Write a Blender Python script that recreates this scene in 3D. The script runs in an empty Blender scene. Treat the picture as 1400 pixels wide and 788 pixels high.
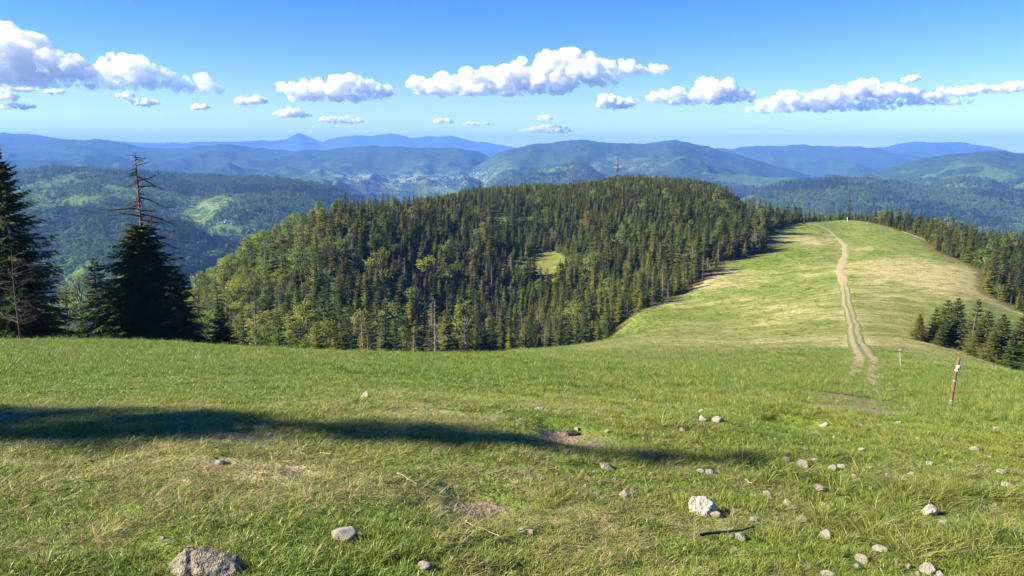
import bpy, math, random
import numpy as np
from mathutils import Vector, Matrix

random.seed(11)
RNG = np.random.default_rng(11)
S = bpy.context.scene
COL = S.collection
R = math.radians

# ------------------------------------------------------------------ camera
FPX, PW, PH = 1058.0, 1400.0, 788.0          # focal length in photo pixels, photo size
HORIZON = 207.0                              # true horizon row in the photo
PITCH = math.atan((PH / 2 - HORIZON) / FPX)
EYE = 1.65
cam_d = bpy.data.cameras.new('camera')
cam = bpy.data.objects.new('camera', cam_d)
COL.objects.link(cam)
cam.location = (0, 0, EYE)
cam.rotation_euler = (math.pi / 2 - PITCH, 0, 0)
cam_d.sensor_width = 36
cam_d.lens = 36 * FPX / PW
cam_d.clip_start = 0.1
cam_d.clip_end = 200000
S.camera = cam

# ------------------------------------------------------------------ sky, sun, exposure
SUN_EL, SUN_AZ = R(30), R(-99)               # azimuth measured from +Y towards +X: from the left, a little behind
sunv = Vector((math.sin(SUN_AZ) * math.cos(SUN_EL), math.cos(SUN_AZ) * math.cos(SUN_EL), math.sin(SUN_EL)))
w = bpy.data.worlds.new('World')
S.world = w
w.use_nodes = True
nt = w.node_tree
bgn = nt.nodes['Background']
sky = nt.nodes.new('ShaderNodeTexSky')
sky.sky_type = 'NISHITA'
sky.sun_disc = False
sky.sun_elevation = SUN_EL
sky.sun_rotation = SUN_AZ % (2 * math.pi)
sky.altitude = 1100
sky.air_density = 1.0
sky.dust_density = 0.0
sky.ozone_density = 3.0
hs = nt.nodes.new('ShaderNodeHueSaturation')
hs.inputs['Saturation'].default_value = 1.45
hs.inputs['Hue'].default_value = 0.522
nt.links.new(sky.outputs[0], hs.inputs['Color'])
nt.links.new(hs.outputs[0], bgn.inputs['Color'])
bgn.inputs['Strength'].default_value = 0.06
sd = bpy.data.lights.new('sun', 'SUN')
sd.energy = 5.0
sd.angle = R(0.53)
sd.color = (1.0, 0.91, 0.74)
so = bpy.data.objects.new('sun', sd)
COL.objects.link(so)
so.rotation_euler = (-sunv).to_track_quat('-Z', 'Y').to_euler()
so.location = sunv * 100
S.view_settings.view_transform = 'Standard'
S.view_settings.look = 'None'
S.view_settings.gamma = 1
S.view_settings.exposure = 1.72
S.view_settings.use_curve_mapping = False
cy = S.cycles
cy.max_bounces = 16
cy.diffuse_bounces = 3
cy.glossy_bounces = 1
cy.transmission_bounces = 3
cy.volume_bounces = 8
cy.volume_step_rate = 0.25
cy.volume_max_steps = 256
cy.transparent_max_bounces = 12
cy.use_denoising = True
cy.sample_clamp_indirect = 6
cy.caustics_reflective = False
cy.caustics_refractive = False
HAZE_DENSITY = 7.8e-5
HAZE_COLOR = (0.17, 0.39, 1.0)
N_SPRUCE = 275
SHADE_REACH = 26.0                           # how far the tree that shades the foreground stands from the tip of its shadow

# ------------------------------------------------------------------ numpy helpers
_perm = np.random.default_rng(5).permutation(512).astype(np.int64)
_ang = np.random.default_rng(6).random(512) * 2 * np.pi
_gx, _gy = np.cos(_ang), np.sin(_ang)

def perlin(x, y):
    x = np.asarray(x, float); y = np.asarray(y, float)
    xi = np.floor(x).astype(np.int64); yi = np.floor(y).astype(np.int64)
    xf = x - xi; yf = y - yi
    u = xf * xf * xf * (xf * (xf * 6 - 15) + 10); v = yf * yf * yf * (yf * (yf * 6 - 15) + 10)
    def g(ix, iy, dx, dy):
        h = _perm[(_perm[ix & 511] + iy) & 511]
        return _gx[h] * dx + _gy[h] * dy
    a = g(xi, yi, xf, yf); b = g(xi + 1, yi, xf - 1, yf)
    c = g(xi, yi + 1, xf, yf - 1); d = g(xi + 1, yi + 1, xf - 1, yf - 1)
    return (a + u * (b - a)) * (1 - v) + (c + u * (d - c)) * v

def fbm(x, y, o=4, s=0.0):
    r = 0; a = 1.0
    for i in range(o):
        r = r + a * perlin(x * 2 ** i + s + 17.3 * i, y * 2 ** i - s + 9.1 * i); a *= 0.5
    return r

def ridged(x, y, o=4, s=0.0):
    r = 0; a = 1.0; n = 0
    for i in range(o):
        r = r + a * (1 - np.abs(perlin(x * 2 ** i + s, y * 2 ** i + 3 * s + 5.7 * i)) * 2); n += a; a *= 0.5
    return r / n

def sstep(a, b, x):
    t = np.clip((x - a) / (b - a), 0, 1)
    return t * t * (3 - 2 * t)

def slopes(px, py):
    u = (px - PW / 2) / FPX; v = (PH / 2 - py) / FPX
    dy = math.cos(PITCH) + v * math.sin(PITCH)
    return u / dy, (-math.sin(PITCH) + v * math.cos(PITCH)) / dy

def P(px, py, Y, drop=0.0):
    a, b = slopes(px, py)
    return (a * Y, Y, EYE + b * Y - drop)

def project(x, y, z):
    yc = y * math.cos(PITCH) - (z - EYE) * math.sin(PITCH)
    zc = y * math.sin(PITCH) + (z - EYE) * math.cos(PITCH)
    return PW / 2 + FPX * x / yc, PH / 2 - FPX * zc / yc

# ------------------------------------------------------------------ terrain: survey points (photo ray + distance)
CP = [P(*c) for c in [
    (60,788,3.1),(60,700,3.8),(60,640,4.5),(60,590,5.3),(60,575,5.65),(60,550,6.7),(60,520,9.2),(60,500,13.0),(60,485,22),(60,474,38),(60,467,55),(200,474,39),(200,467.5,56),
    (400,788,3.15),(400,700,3.95),(400,640,4.75),(400,588,5.8),(400,550,7.4),(400,520,10.4),(400,500,14.8),(400,488,27),(400,480,40),
    (700,788,3.5),(700,700,4.5),(700,640,5.4),(700,608,6.05),(700,590,6.7),(700,550,9.2),(700,520,13.6),(700,500,22),(700,491,38),(700,485,72),(700,480,120),
    (600,500,19),(600,490,29),(600,486.5,40),
    (850,520,19),(850,500,36),(900,500,44),(900,480,80),(900,460,125),(900,440,180),(900,420,222),
    (800,489,58),(800,480,95),(800,471,150),
    (1000,560,12.5),(1000,520,26),(1000,500,50),(1000,470,105),(1000,440,168),(1000,400,235),(1000,370,280),
    (1150,788,3.9),(1150,700,5.2),(1150,640,6.4),(1150,600,7.7),(1150,580,9.2),(1150,560,13.5),(1150,540,22),(1150,520,34),(1150,500,50),(1150,480,75),
    (1150,450,120),(1150,420,165),(1150,390,210),(1150,350,290),(1150,320,370),(1150,302,430),
    (1390,788,4.15),(1390,700,5.5),(1390,640,6.9),(1390,600,8.6),(1390,570,11.2),(1390,550,16.5),(1390,530,27),(1390,515,46),(1390,508,92),
    (1300,620,7.2),(1300,590,9.3),(1300,560,20),(1300,530,33),(1300,500,56),(1260,472,100),
    (1250,420,170),(1300,400,192),(1390,424,186),(1330,370,240),(1280,345,290),(1230,320,360),(1180,303,428),
    (828,466,200),(870,428,215),(930,402,252),(965,380,268),(1045,346,312),(1048,322,352),(1066,312,382),(1110,302,418)]]
CP += [P(*c) for c in [
    (840,240,640,9),(640,253,560,9),(740,245,600,9),(700,248,580,9),(480,284,450,10),(930,245,625,9),(560,268,500,9),(400,302,400,12),(300,352,330,12),(270,374,300,12),
    (1000,263,600,8),(1150,293,490,9),(1250,300,440,6),(1400,322,330,7),(1340,345,300,1.5),(1400,385,230,2.5),(1400,350,285,4),(1480,360,270,6),(750,380,300,10),(600,400,260,11),
    (600,486,150,2),(480,482,140,3),(350,478,125,4),(740,477,172,1)]]
CP += [(0,0,0),(0,-15,2.2),(-15,-8,2.4),(15,-8,0.4),(0,-60,9),(-60,-40,5),(60,-40,5),
    (-12,5,0.7),(12,5,-1.7),(-24,3,1.7),(-25,13,0.0),(-60,30,-5),(-100,75,-25),(-60,72,-21),(-150,150,-75),(-100,160,-62),(30,10,-4.2),(60,30,-14),
    (120,60,-28),(200,150,-62),(280,250,-75),(400,330,-120),(340,480,-105),(200,600,-80),(260,800,-140),(60,850,-110),(-60,700,-90),
    (-140,520,-105),(-220,400,-120),(-260,250,-120),(-400,400,-190),(-120,230,-78),(-300,700,-190),(500,100,-120),(-400,0,-80),(400,-200,-60),(-300,-300,-20),(0,-400,20),
    (900,900,-260),(0,1300,-260),(-900,900,-300),(1200,0,-260),(-1200,0,-260),(0,-1200,-150)]
CP = np.array(CP)

def warp(x, y):
    r = np.hypot(x, y) + 1e-9
    k = np.log1p(r / 5.0) / r
    return x * k, y * k

def tps_kernel(d2):
    return np.where(d2 > 1e-12, 0.5 * d2 * np.log(np.maximum(d2, 1e-12)), 0.0)

_cx, _cy = warp(CP[:, 0], CP[:, 1])
_cg = CP[:, 2] / (np.hypot(CP[:, 0], CP[:, 1]) + 5.0)
_n = len(CP)
_K = tps_kernel((_cx[:, None] - _cx) ** 2 + (_cy[:, None] - _cy) ** 2) + np.eye(_n) * 0.004
_Q = np.stack([np.ones(_n), _cx, _cy], 1)
_A = np.block([[_K, _Q], [_Q.T, np.zeros((3, 3))]])
_W = np.linalg.solve(_A, np.concatenate([_cg, np.zeros(3)]))

def h_survey(x, y):
    sh = np.shape(x); x = np.ravel(x); y = np.ravel(y)
    out = np.empty(len(x))
    for i in range(0, len(x), 20000):
        a, b = warp(x[i:i + 20000], y[i:i + 20000])
        k = tps_kernel((a[:, None] - _cx) ** 2 + (b[:, None] - _cy) ** 2)
        out[i:i + 20000] = k @ _W[:_n] + _W[_n] + _W[_n + 1] * a + _W[_n + 2] * b
    return (out * (np.hypot(x, y) + 5.0)).reshape(sh)

# ------------------------------------------------------------------ far hills: ridge lines (photo silhouette, distance, flank slope)
RIDGES = [   # distance, slope in front, wander, [(px, py) ...]
    (2900, 0.17, 0.10, [(-300,240),(0,237),(60,233),(120,232),(200,238),(300,243),(400,249),(450,258),(520,285),(600,330),(700,420)]),
    (1750, 0.20, 0.06, [(-300,330),(0,318),(60,322),(110,300),(190,290),(260,310),(310,345),(400,420)]),
    (4300, 0.16, 0.10, [(150,330),(280,300),(330,262),(390,252),(440,258),(500,268),(560,290),(640,330)]),
    (8200, 0.16, 0.08, [(-400,196),(0,195),(60,193),(125,190),(165,196),(200,203),(260,202),(300,196),(350,203),(400,207),(460,203),(500,199),(560,202),(600,204),(645,204),(690,222),(740,250)]),
    (10500, 0.17, 0.05, [(-400,180),(0,182),(60,186),(90,191),(130,205),(200,215)]),
    (17500, 0.22, 0.02, [(120,200),(170,194),(230,196),(330,193),(350,194),(372,193),(390,190),(400,185.5),(409,183),(418,184.5),(428,189),(441,194),(467,186),(500,187),(533,184),(569,189),(607,186),(653,193),(700,201),(760,210)]),
    (7000, 0.15, 0.10, [(560,280),(640,238),(680,207),(740,197),(770,191),(803,191),(837,197),(890,196),(930,191),(966,200),(1000,210),(1060,226),(1150,250)]),
    (9800, 0.17, 0.06, [(900,220),(960,206),(1003,203),(1033,199),(1060,200),(1090,198),(1140,202),(1163,200),(1196,204),(1240,212),(1300,225)]),
    (12500, 0.17, 0.05, [(1150,212),(1196,203),(1226,199),(1300,194),(1326,195),(1356,203),(1400,211),(1500,215),(1800,205)]),
    (5200, 0.15, 0.10, [(1150,262),(1200,236),(1246,221),(1290,213),(1333,208),(1366,206),(1400,211),(1500,215),(1800,200)]),
    (3100, 0.16, 0.12, [(950,300),(1040,262),(1083,250),(1140,245),(1186,246),(1233,251),(1283,260),(1340,262),(1400,268),(1500,270),(1800,262)]),
    (5000, 0.13, 0.12, [(700,262),(760,246),(850,240),(950,236),(1040,240),(1100,246),(1160,262)]),
]

def far_height(x, y):
    r = np.hypot(x, y)
    az = np.arctan2(x, y)
    azc = np.clip(az, R(-58), R(58))
    px = PW / 2 + FPX / math.cos(PITCH) * np.tan(azc)
    cosz = np.cos(azc)
    base = -395 + 55 * fbm(x / 1500, y / 1500, 3) + 120 * sstep(6000, 16000, r)
    out = base
    for i, (D, sl, wob, line) in enumerate(RIDGES):
        lp = np.array(line, float)
        Yd = D * (1 + wob * perlin(px / 170.0 + 31 * i, np.full_like(px, 7.7 * i)))
        wq = 3.0 + D / 900.0
        py = sum(np.interp(px + o_ * wq, lp[:, 0], lp[:, 1], left=lp[0, 1] + 500 * (lp[0, 0] > -200), right=lp[-1, 1] + 500 * (lp[-1, 0] < 1600)) * g_ for o_, g_ in ((-2, .1), (-1, .23), (0, .34), (1, .23), (2, .1))) if D < 15000 else np.interp(px, lp[:, 0], lp[:, 1], left=1000, right=1000)
        py = py + 1.2 * perlin(px / 31.0, np.full_like(px, 3.3 * i))
        v = (PH / 2 - py) / FPX
        top = EYE + Yd * (-math.sin(PITCH) + v * math.cos(PITCH)) / (math.cos(PITCH) + v * math.sin(PITCH))
        Yr = r * cosz
        d = Yr - Yd
        soft = np.sqrt(d * d + (0.012 * D) ** 2) - 0.012 * D
        spur = 0.5 + 0.85 * ridged(x / (0.13 * D + 350), y / (0.13 * D + 350), 4, 2.0 * i)
        h = top - soft * sl * np.where(d < 0, np.clip(1.72 - spur, 0.4, 1.4), 1.3)
        h = h + D * 0.0036 * fbm(x / (0.03 * D + 60), y / (0.03 * D + 60), 4, 1.0 * i)
        k = 22.0
        out = np.maximum(out, h) + k * np.exp(-np.abs(out - h) / k) * 0.25
    return out

def height(x, y):
    x = np.asarray(x, float); y = np.asarray(y, float)
    r = np.hypot(x, y)
    z = h_survey(x, y)
    near = np.exp(-r / 40.0)
    z = z + near * (0.035 * fbm(x / 0.9, y / 0.9, 3) + 0.05 * fbm(x / 3.1, y / 3.1, 2)) * sstep(1.0, 4.0, r)
    z = z + (1 - near) * (0.25 * fbm(x / 14.0, y / 14.0, 3) * sstep(15, 80, r) + 1.2 * fbm(x / 60, y / 60, 3) * sstep(250, 500, r))
    for (bx, by, s, a) in BUMPS:
        z = z + a * np.exp(-((x - bx) ** 2 + (y - by) ** 2) / (2 * s * s))
    t = sstep(650, 1250, r)
    m = t > 0
    if m.any():
        z = z.copy() if z.ndim else z
        f = far_height(x[m], y[m])
        z[m] = z[m] * (1 - t[m]) + f * t[m]
    return z

def gxy(px, py, Y):
    if py > 545:                                 # near ground: meet the surveyed slope
        a, b = slopes(px, py); q = np.geomspace(2.5, 30, 260)
        k = np.where(EYE + b * q - h_survey(a * q, q) <= 0)[0]
        if len(k): Y = float(q[k[0]])
    return P(px, py, Y)[:2]

BUMPS = []
for (px, py, Y, s, a) in [(1050,572,9.6,0.75,0.22),(985,590,8.7,0.6,0.08),(1086,584,8.9,0.22,-0.20),(1216,578,9.6,0.25,-0.22),(770,594,8.1,0.22,-0.12),
                          (690,640,6.6,0.5,0.05),(850,585,8.6,0.9,0.06),(640,685,5.5,0.28,-0.06),(560,560,9.9,1.0,0.07),(330,600,8.0,1.0,0.06),(800,606,7.6,0.3,-0.06)]:
    bx, by = gxy(px, py, Y)
    BUMPS.append((bx, by, s, a))

# --- polar terrain grid (one sheet), fine inside the picture, coarse elsewhere
def az_columns(fine, lim):
    a = np.linspace(-R(lim), R(lim), fine)
    b = np.linspace(R(lim), 2 * math.pi - R(lim), 90)[1:-1]
    return np.concatenate([a, b])

def polar(name, r, az, hfun, sink=0.0):
    A, RR = np.meshgrid(az, r)
    x = RR * np.sin(A); y = RR * np.cos(A)
    z = hfun(x, y) - sink
    nr, na = len(r), len(az)
    v = np.stack([x, y, z], -1).reshape(-1, 3)
    i = np.arange(nr - 1)[:, None] * na; j = np.arange(na)[None, :]; k = (j + 1) % na
    f = np.stack([i + j, i + k, i + na + k, i + na + j], -1).reshape(-1, 4)[:, ::-1]
    return v, f, (r, az, z)

def mesh_np(name, v, f, mat=None, smooth=True, mats=None, midx=None):
    me = bpy.data.meshes.new(name)
    v = np.asarray(v, np.float32); f = np.asarray(f, np.int32)
    n = f.shape[1]
    me.vertices.add(len(v)); me.vertices.foreach_set('co', v.ravel())
    me.loops.add(f.size); me.loops.foreach_set('vertex_index', f.ravel())
    me.polygons.add(len(f))
    me.polygons.foreach_set('loop_start', np.arange(0, f.size, n, dtype=np.int32))
    me.polygons.foreach_set('loop_total', np.full(len(f), n, np.int32))
    if smooth:
        me.polygons.foreach_set('use_smooth', np.ones(len(f), bool))
    for m in (mats or ([mat] if mat else [])):
        me.materials.append(m)
    if midx is not None:
        me.polygons.foreach_set('material_index', np.asarray(midx, np.int32))
    me.update(calc_edges=True)
    return me

def pattr(me, name, arr):
    a = me.attributes.new(name, 'FLOAT', 'POINT')
    a.data.foreach_set('value', np.asarray(arr, np.float32))

def obj(name, me, parent=None, **props):
    o = bpy.data.objects.new(name, me)
    COL.objects.link(o)
    if parent: o.parent = parent
    for k, v in props.items(): o[k] = v
    return o

# ------------------------------------------------------------------ material helpers
class NT:
    def __init__(s, name):
        s.m = bpy.data.materials.new(name); s.m.use_nodes = True
        s.t = s.m.node_tree; s.t.nodes.clear()
        s.out = s.n('OutputMaterial')
    def n(s, typ, **kw):
        nd = s.t.nodes.new('ShaderNode' + typ)
        for k, v in kw.items():
            setattr(nd, k, v)
        return nd
    def l(s, a, b): s.t.links.new(a, b)
    def val(s, sock, v):
        if hasattr(v, 'is_output') : s.l(v, sock)
        else:
            try: sock.default_value = v
            except (TypeError, ValueError): sock.default_value = (*v, 1)
    def pos(s): return s.n('NewGeometry').outputs['Position']
    def objco(s): return s.n('TexCoord').outputs['Object']
    def noise(s, vec, scale, detail=4, rough=0.55, lo=None, hi=None):
        nd = s.n('TexNoise'); s.l(vec, nd.inputs['Vector'])
        nd.inputs['Scale'].default_value = scale; nd.inputs['Detail'].default_value = detail; nd.inputs['Roughness'].default_value = rough
        o = nd.outputs['Fac']
        return s.mapr(o, lo, hi) if lo is not None else o
    def mapr(s, v, a, b, c=0.0, d=1.0, smooth=True):
        nd = s.n('MapRange'); nd.interpolation_type = 'SMOOTHSTEP' if smooth else 'LINEAR'
        s.val(nd.inputs[0], v)
        for i, q in enumerate((a, b, c, d)): s.val(nd.inputs[i + 1], q)
        return nd.outputs[0]
    def math(s, op, a, b=0.0, clamp=False):
        nd = s.n('Math', operation=op, use_clamp=clamp); s.val(nd.inputs[0], a); s.val(nd.inputs[1], b); return nd.outputs[0]
    def mix(s, f, a, b, mode='MIX'):
        nd = s.n('Mix', data_type='RGBA', blend_type=mode); s.val(nd.inputs[0], f); s.val(nd.inputs[6], a); s.val(nd.inputs[7], b); return nd.outputs[2]
    def attr(s, name, typ='GEOMETRY'):
        nd = s.n('Attribute', attribute_name=name, attribute_type=typ); return nd.outputs['Fac']
    def rnd(s): return s.n('ObjectInfo').outputs['Random']
    def bump(s, h, dist, strength=1.0, normal=None):
        nd = s.n('Bump'); s.l(h, nd.inputs['Height']); nd.inputs['Distance'].default_value = dist; nd.inputs['Strength'].default_value = strength
        if normal: s.l(normal, nd.inputs['Normal'])
        return nd.outputs[0]
    def bsdf(s, col, rough=0.9, normal=None, spec=0.2):
        b = s.n('BsdfPrincipled'); s.val(b.inputs['Base Color'], col); s.val(b.inputs['Roughness'], rough)
        b.inputs['Specular IOR Level'].default_value = spec
        if normal: s.l(normal, b.inputs['Normal'])
        s.l(b.outputs[0], s.out.inputs['Surface']); return s.m
    def leaf(s, col, trans=0.35, tcol=None, rough=0.55, spec=0.25):
        b = s.n('BsdfPrincipled'); s.val(b.inputs['Base Color'], col); b.inputs['Roughness'].default_value = rough; b.inputs['Specular IOR Level'].default_value = spec
        t = s.n('BsdfTranslucent'); s.val(t.inputs['Color'], tcol if tcol is not None else col)
        m = s.n('MixShader'); m.inputs[0].default_value = trans
        s.l(b.outputs[0], m.inputs[1]); s.l(t.outputs[0], m.inputs[2]); s.l(m.outputs[0], s.out.inputs['Surface']); return s.m

# ------------------------------------------------------------------ ground covers (real differences in what grows where)
def blobs(x, y, lst):
    o = np.zeros_like(x)
    for (px, py, Y, sx, sy, a) in lst:
        bx, by = gxy(px, py, Y)
        o = o + a * np.exp(-((x - bx) / sx) ** 2 - ((y - by) / sy) ** 2)
    return o

DRY = [(380,650,6.4,1.3,0.7,0.55),(230,640,6.6,1.0,0.5,0.45),(660,660,6.0,1.1,0.6,0.5),(650,580,8.7,1.2,0.5,0.4),(900,555,12,3.5,0.8,0.6),(720,555,10.5,2.5,0.6,0.5),(1000,660,6.0,0.6,0.5,0.35),
       (1330,640,6.5,0.9,0.9,0.5),(1250,700,5.2,0.8,0.5,0.35),(1370,560,12,3,2,0.3),
       (960,385,262,26,22,0.6),(900,420,222,24,12,0.55),(848,452,198,24,26,-0.45),(1030,470,105,40,22,0.3),(1050,430,160,40,25,0.35),(1100,330,340,18,16,0.5),(1270,380,235,20,40,0.6),(1320,385,215,22,20,0.7),
       (1220,400,195,18,25,0.35),(1200,470,95,14,18,0.3),(1370,535,27,8,3,0.55),(1270,500,58,8,6,0.4),(1180,430,140,7,60,0.3)]
BARE = [(400,650,6.2,0.55,0.18,0.55),(290,640,6.1,0.4,0.12,0.55),(640,688,5.5,0.5,0.22,0.9),(560,640,6.6,0.3,0.15,0.5),(700,655,6.1,0.45,0.2,0.55),(800,606,7.6,0.5,0.35,0.9),(850,555,11,2.6,0.28,0.75),(680,580,8.7,0.8,0.3,0.5),(990,560,11.5,1.5,0.25,0.6),
        (1086,584,8.9,0.22,0.25,1.2),(1216,578,9.6,0.3,0.28,1.2),(770,594,8.1,0.3,0.2,1.0),(1120,556,14,0.9,1.6,0.55),(1215,556,14,0.7,1.2,0.3),(1170,545,20,1.6,4,0.28),(90,770,4.0,0.14,0.07,0.6),(40,768,4.1,0.10,0.06,0.6),(130,735,4.5,0.15,0.05,0.4),(1215,565,11.5,0.4,0.6,0.6)]

def dry_field(x, y):
    r = np.hypot(x, y)
    s = 1.0 / (1 + r / 14)
    n = (0.38 * fbm(x / 1.7, y / 1.7, 4) + 0.42 * fbm(x / 0.42, y / 0.42, 3, 4.0) * sstep(30, 10, r)) * sstep(90, 20, r) + 0.30 * fbm(x / 9.0, y / 9.0, 4, 3.0) * sstep(8, 60, r) + 0.3 * fbm(x / 40.0, y / 30.0, 3, 8.0) * sstep(60, 160, r)
    base = 0.22 * sstep(9.5, 7.5, r) + 0.06 + 0.05 * sstep(1.0, -2.0, x) * sstep(9, 7, r)
    base = base + 0.34 * sstep(20, 95, r) * (0.35 + 0.65 * sstep(-6, 4, x)) - 0.05 * sstep(11, 15, r) * sstep(40, 28, r)
    return np.clip(base + blobs(x, y, DRY) * (0.55 + 0.35 * sstep(20, 60, r)) + n, 0, 1)

def bare_field(x, y):
    b = blobs(x, y, BARE)
    return np.clip(b * (0.75 + 0.9 * fbm(x / 0.45, y / 0.45, 4, 5.0)), 0, 1)

TRACK = [P(*c) for c in [(1150,562,13.2),(1165,552,16.5),(1178,540,22.3),(1181,530,27.5),(1180,520,33.5),(1181,500,49),(1183,488,64),(1176,470,89),(1167,445,128),(1161,425,157),(1156,405,186),(1151,385,218),(1149,370,247),
                         (1153,355,279),(1157,345,300),(1156,336,322),(1147,326,350),(1135,319,376),(1117,314,392),(1092,311,400)]]
TR = np.array([(p[0], p[1]) for p in TRACK])
def _dense(pts, step):
    d = np.concatenate([[0], np.cumsum(np.hypot(*np.diff(pts, axis=0).T))])
    t = np.concatenate([np.linspace(d[i], d[i + 1], max(2, int((d[i + 1] - d[i]) / step)), endpoint=False) for i in range(len(d) - 1)] + [[d[-1]]])
    k = np.stack([np.interp(t, d, pts[:, 0]), np.interp(t, d, pts[:, 1])], 1)
    for _ in range(6):
        k[1:-1] = (k[:-2] + 2 * k[1:-1] + k[2:]) / 4
    return k
TRD = _dense(TR, 0.6)

def track_dist(x, y):
    d = np.full(x.shape, 1e9)
    m = (np.hypot(x, y) < 460) & (x > 0) & (y > 5)
    if m.any():
        xs, ys = x[m], y[m]; o = np.empty(len(xs)); T = TRD[::3]
        for i in range(0, len(xs), 20000):
            o[i:i + 20000] = np.sqrt(((xs[i:i + 20000, None] - T[:, 0]) ** 2 + (ys[i:i + 20000, None] - T[:, 1]) ** 2).min(1))
        d[m] = o
    return d

# meadow outline on the ground (forest stands outside it)
MEADOW = np.array([gxy(*c) for c in [(600,484,150),(700,478,172),(790,474,186),(828,466,200),(838,445,208),(870,428,217),(930,402,252),(965,382,270),(990,362,296),(1045,346,312),(1049,322,352),(1066,312,382),(1100,303,412),(1135,298,436),
    (1160,299,440),(1185,306,424),(1230,317,380),(1262,323,352),(1280,345,296),(1345,368,246),(1352,408,200),(1400,424,184)]] + [(170,150),(140,60),(90,0),(60,-80),(-60,-80),(-90,0),(-75,45),(-48,74),(-38,88),(-20,110)])
def inside(poly, x, y):
    c = np.zeros(x.shape, bool); n = len(poly); j = n - 1
    for i in range(n):
        xi, yi = poly[i]; xj, yj = poly[j]
        cond = ((yi > y) != (yj > y)) & (x < (xj - xi) * (y - yi) / (yj - yi + 1e-12) + xi)
        c ^= cond; j = i
    return c

# ------------------------------------------------------------------ ground sheet
r_in = np.exp(np.linspace(math.log(0.6), math.log(900), 430))
v, f, GRID = polar('ground', r_in, az_columns(760, 46), height)
gx, gy = v[:, 0], v[:, 1]
def hit(x, y):
    """ground height read back from the sheet itself"""
    x = np.asarray(x, float); y = np.asarray(y, float)
    r, az, z = GRID
    rr = np.clip(np.hypot(x, y), r[0], r[-1] * 0.9999); a = np.arctan2(x, y)
    a = np.where(a < -R(46), a + 2 * math.pi, a)
    i = np.clip(np.searchsorted(r, rr) - 1, 0, len(r) - 2); fr = (rr - r[i]) / (r[i + 1] - r[i])
    az2 = np.append(az, az[0] + 2 * math.pi)
    j = np.clip(np.searchsorted(az2, a) - 1, 0, len(az) - 1); fa = (a - az2[j]) / (az2[j + 1] - az2[j]); k = (j + 1) % len(az)
    return (z[i, j] * (1 - fa) + z[i, k] * fa) * (1 - fr) + (z[i + 1, j] * (1 - fa) + z[i + 1, k] * fa) * fr

def ground_material():
    g = NT('meadow'); p = g.pos()
    n1 = g.noise(p, 0.35, 5, 0.6); n2 = g.noise(p, 2.6, 5, 0.65); n3 = g.noise(p, 17, 4, 0.7); n4 = g.noise(p, 0.05, 4, 0.6)
    green = g.mix(g.mapr(n1, 0.35, 0.65), (0.100, 0.160, 0.018), (0.170, 0.225, 0.030))
    green = g.mix(g.mapr(n4, 0.4, 0.62), green, (0.195, 0.225, 0.045))
    green = g.mix(g.mapr(n3, 0.35, 0.7, 0, 0.6), green, (0.055, 0.095, 0.014))
    straw = g.mix(g.mapr(n2, 0.35, 0.65), (0.33, 0.26, 0.11), (0.52, 0.43, 0.22))
    d = g.attr('dry')
    mp = g.n('Mapping'); mp.inputs['Scale'].default_value = (0.35, 1.0, 1.0); mp.inputs['Rotation'].default_value = (0, 0, 0.25); g.l(p, mp.inputs[0])
    n5 = g.noise(mp.outputs[0], 0.42, 6, 0.72)
    dm = g.math('ADD', d, g.math('MULTIPLY', g.math('SUBTRACT', g.math('ADD', g.math('ADD', g.math('MULTIPLY', n2, 0.4), g.math('MULTIPLY', n3, 0.25)), g.math('MULTIPLY', n5, 0.9)), 0.775), 2.1))
    col = g.mix(g.mapr(dm, 0.45, 1.0, 0, 0.8), green, straw)
    rust = g.noise(p, 0.09, 5, 0.7, 0.58, 0.72)
    col = g.mix(g.math('MULTIPLY', rust, 0.35), col, (0.20, 0.13, 0.04))
    hm = g.math('ADD', g.attr('heath'), g.math('MULTIPLY', g.math('SUBTRACT', n1, 0.5), 1.6))
    col = g.mix(g.mapr(hm, 0.45, 0.85, 0, 0.9), col, g.mix(n2, (0.10, 0.075, 0.022), (0.19, 0.115, 0.040)))
    soil = g.mix(n3, (0.12, 0.088, 0.050), (0.31, 0.245, 0.155))
    bm = g.math('ADD', g.attr('bare'), g.math('MULTIPLY', g.math('SUBTRACT', n2, 0.5), 0.8))
    col = g.mix(g.mapr(bm, 0.35, 0.7), col, soil)
    ff = g.mix(n2, (0.035, 0.035, 0.012), (0.075, 0.085, 0.022))
    col = g.mix(g.attr('forest'), col, ff)
    h = g.math('ADD', n3, g.math('MULTIPLY', n2, 2.0))
    return g.bsdf(col, 0.95, g.bump(h, 0.05, 0.8), 0.1)

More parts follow.
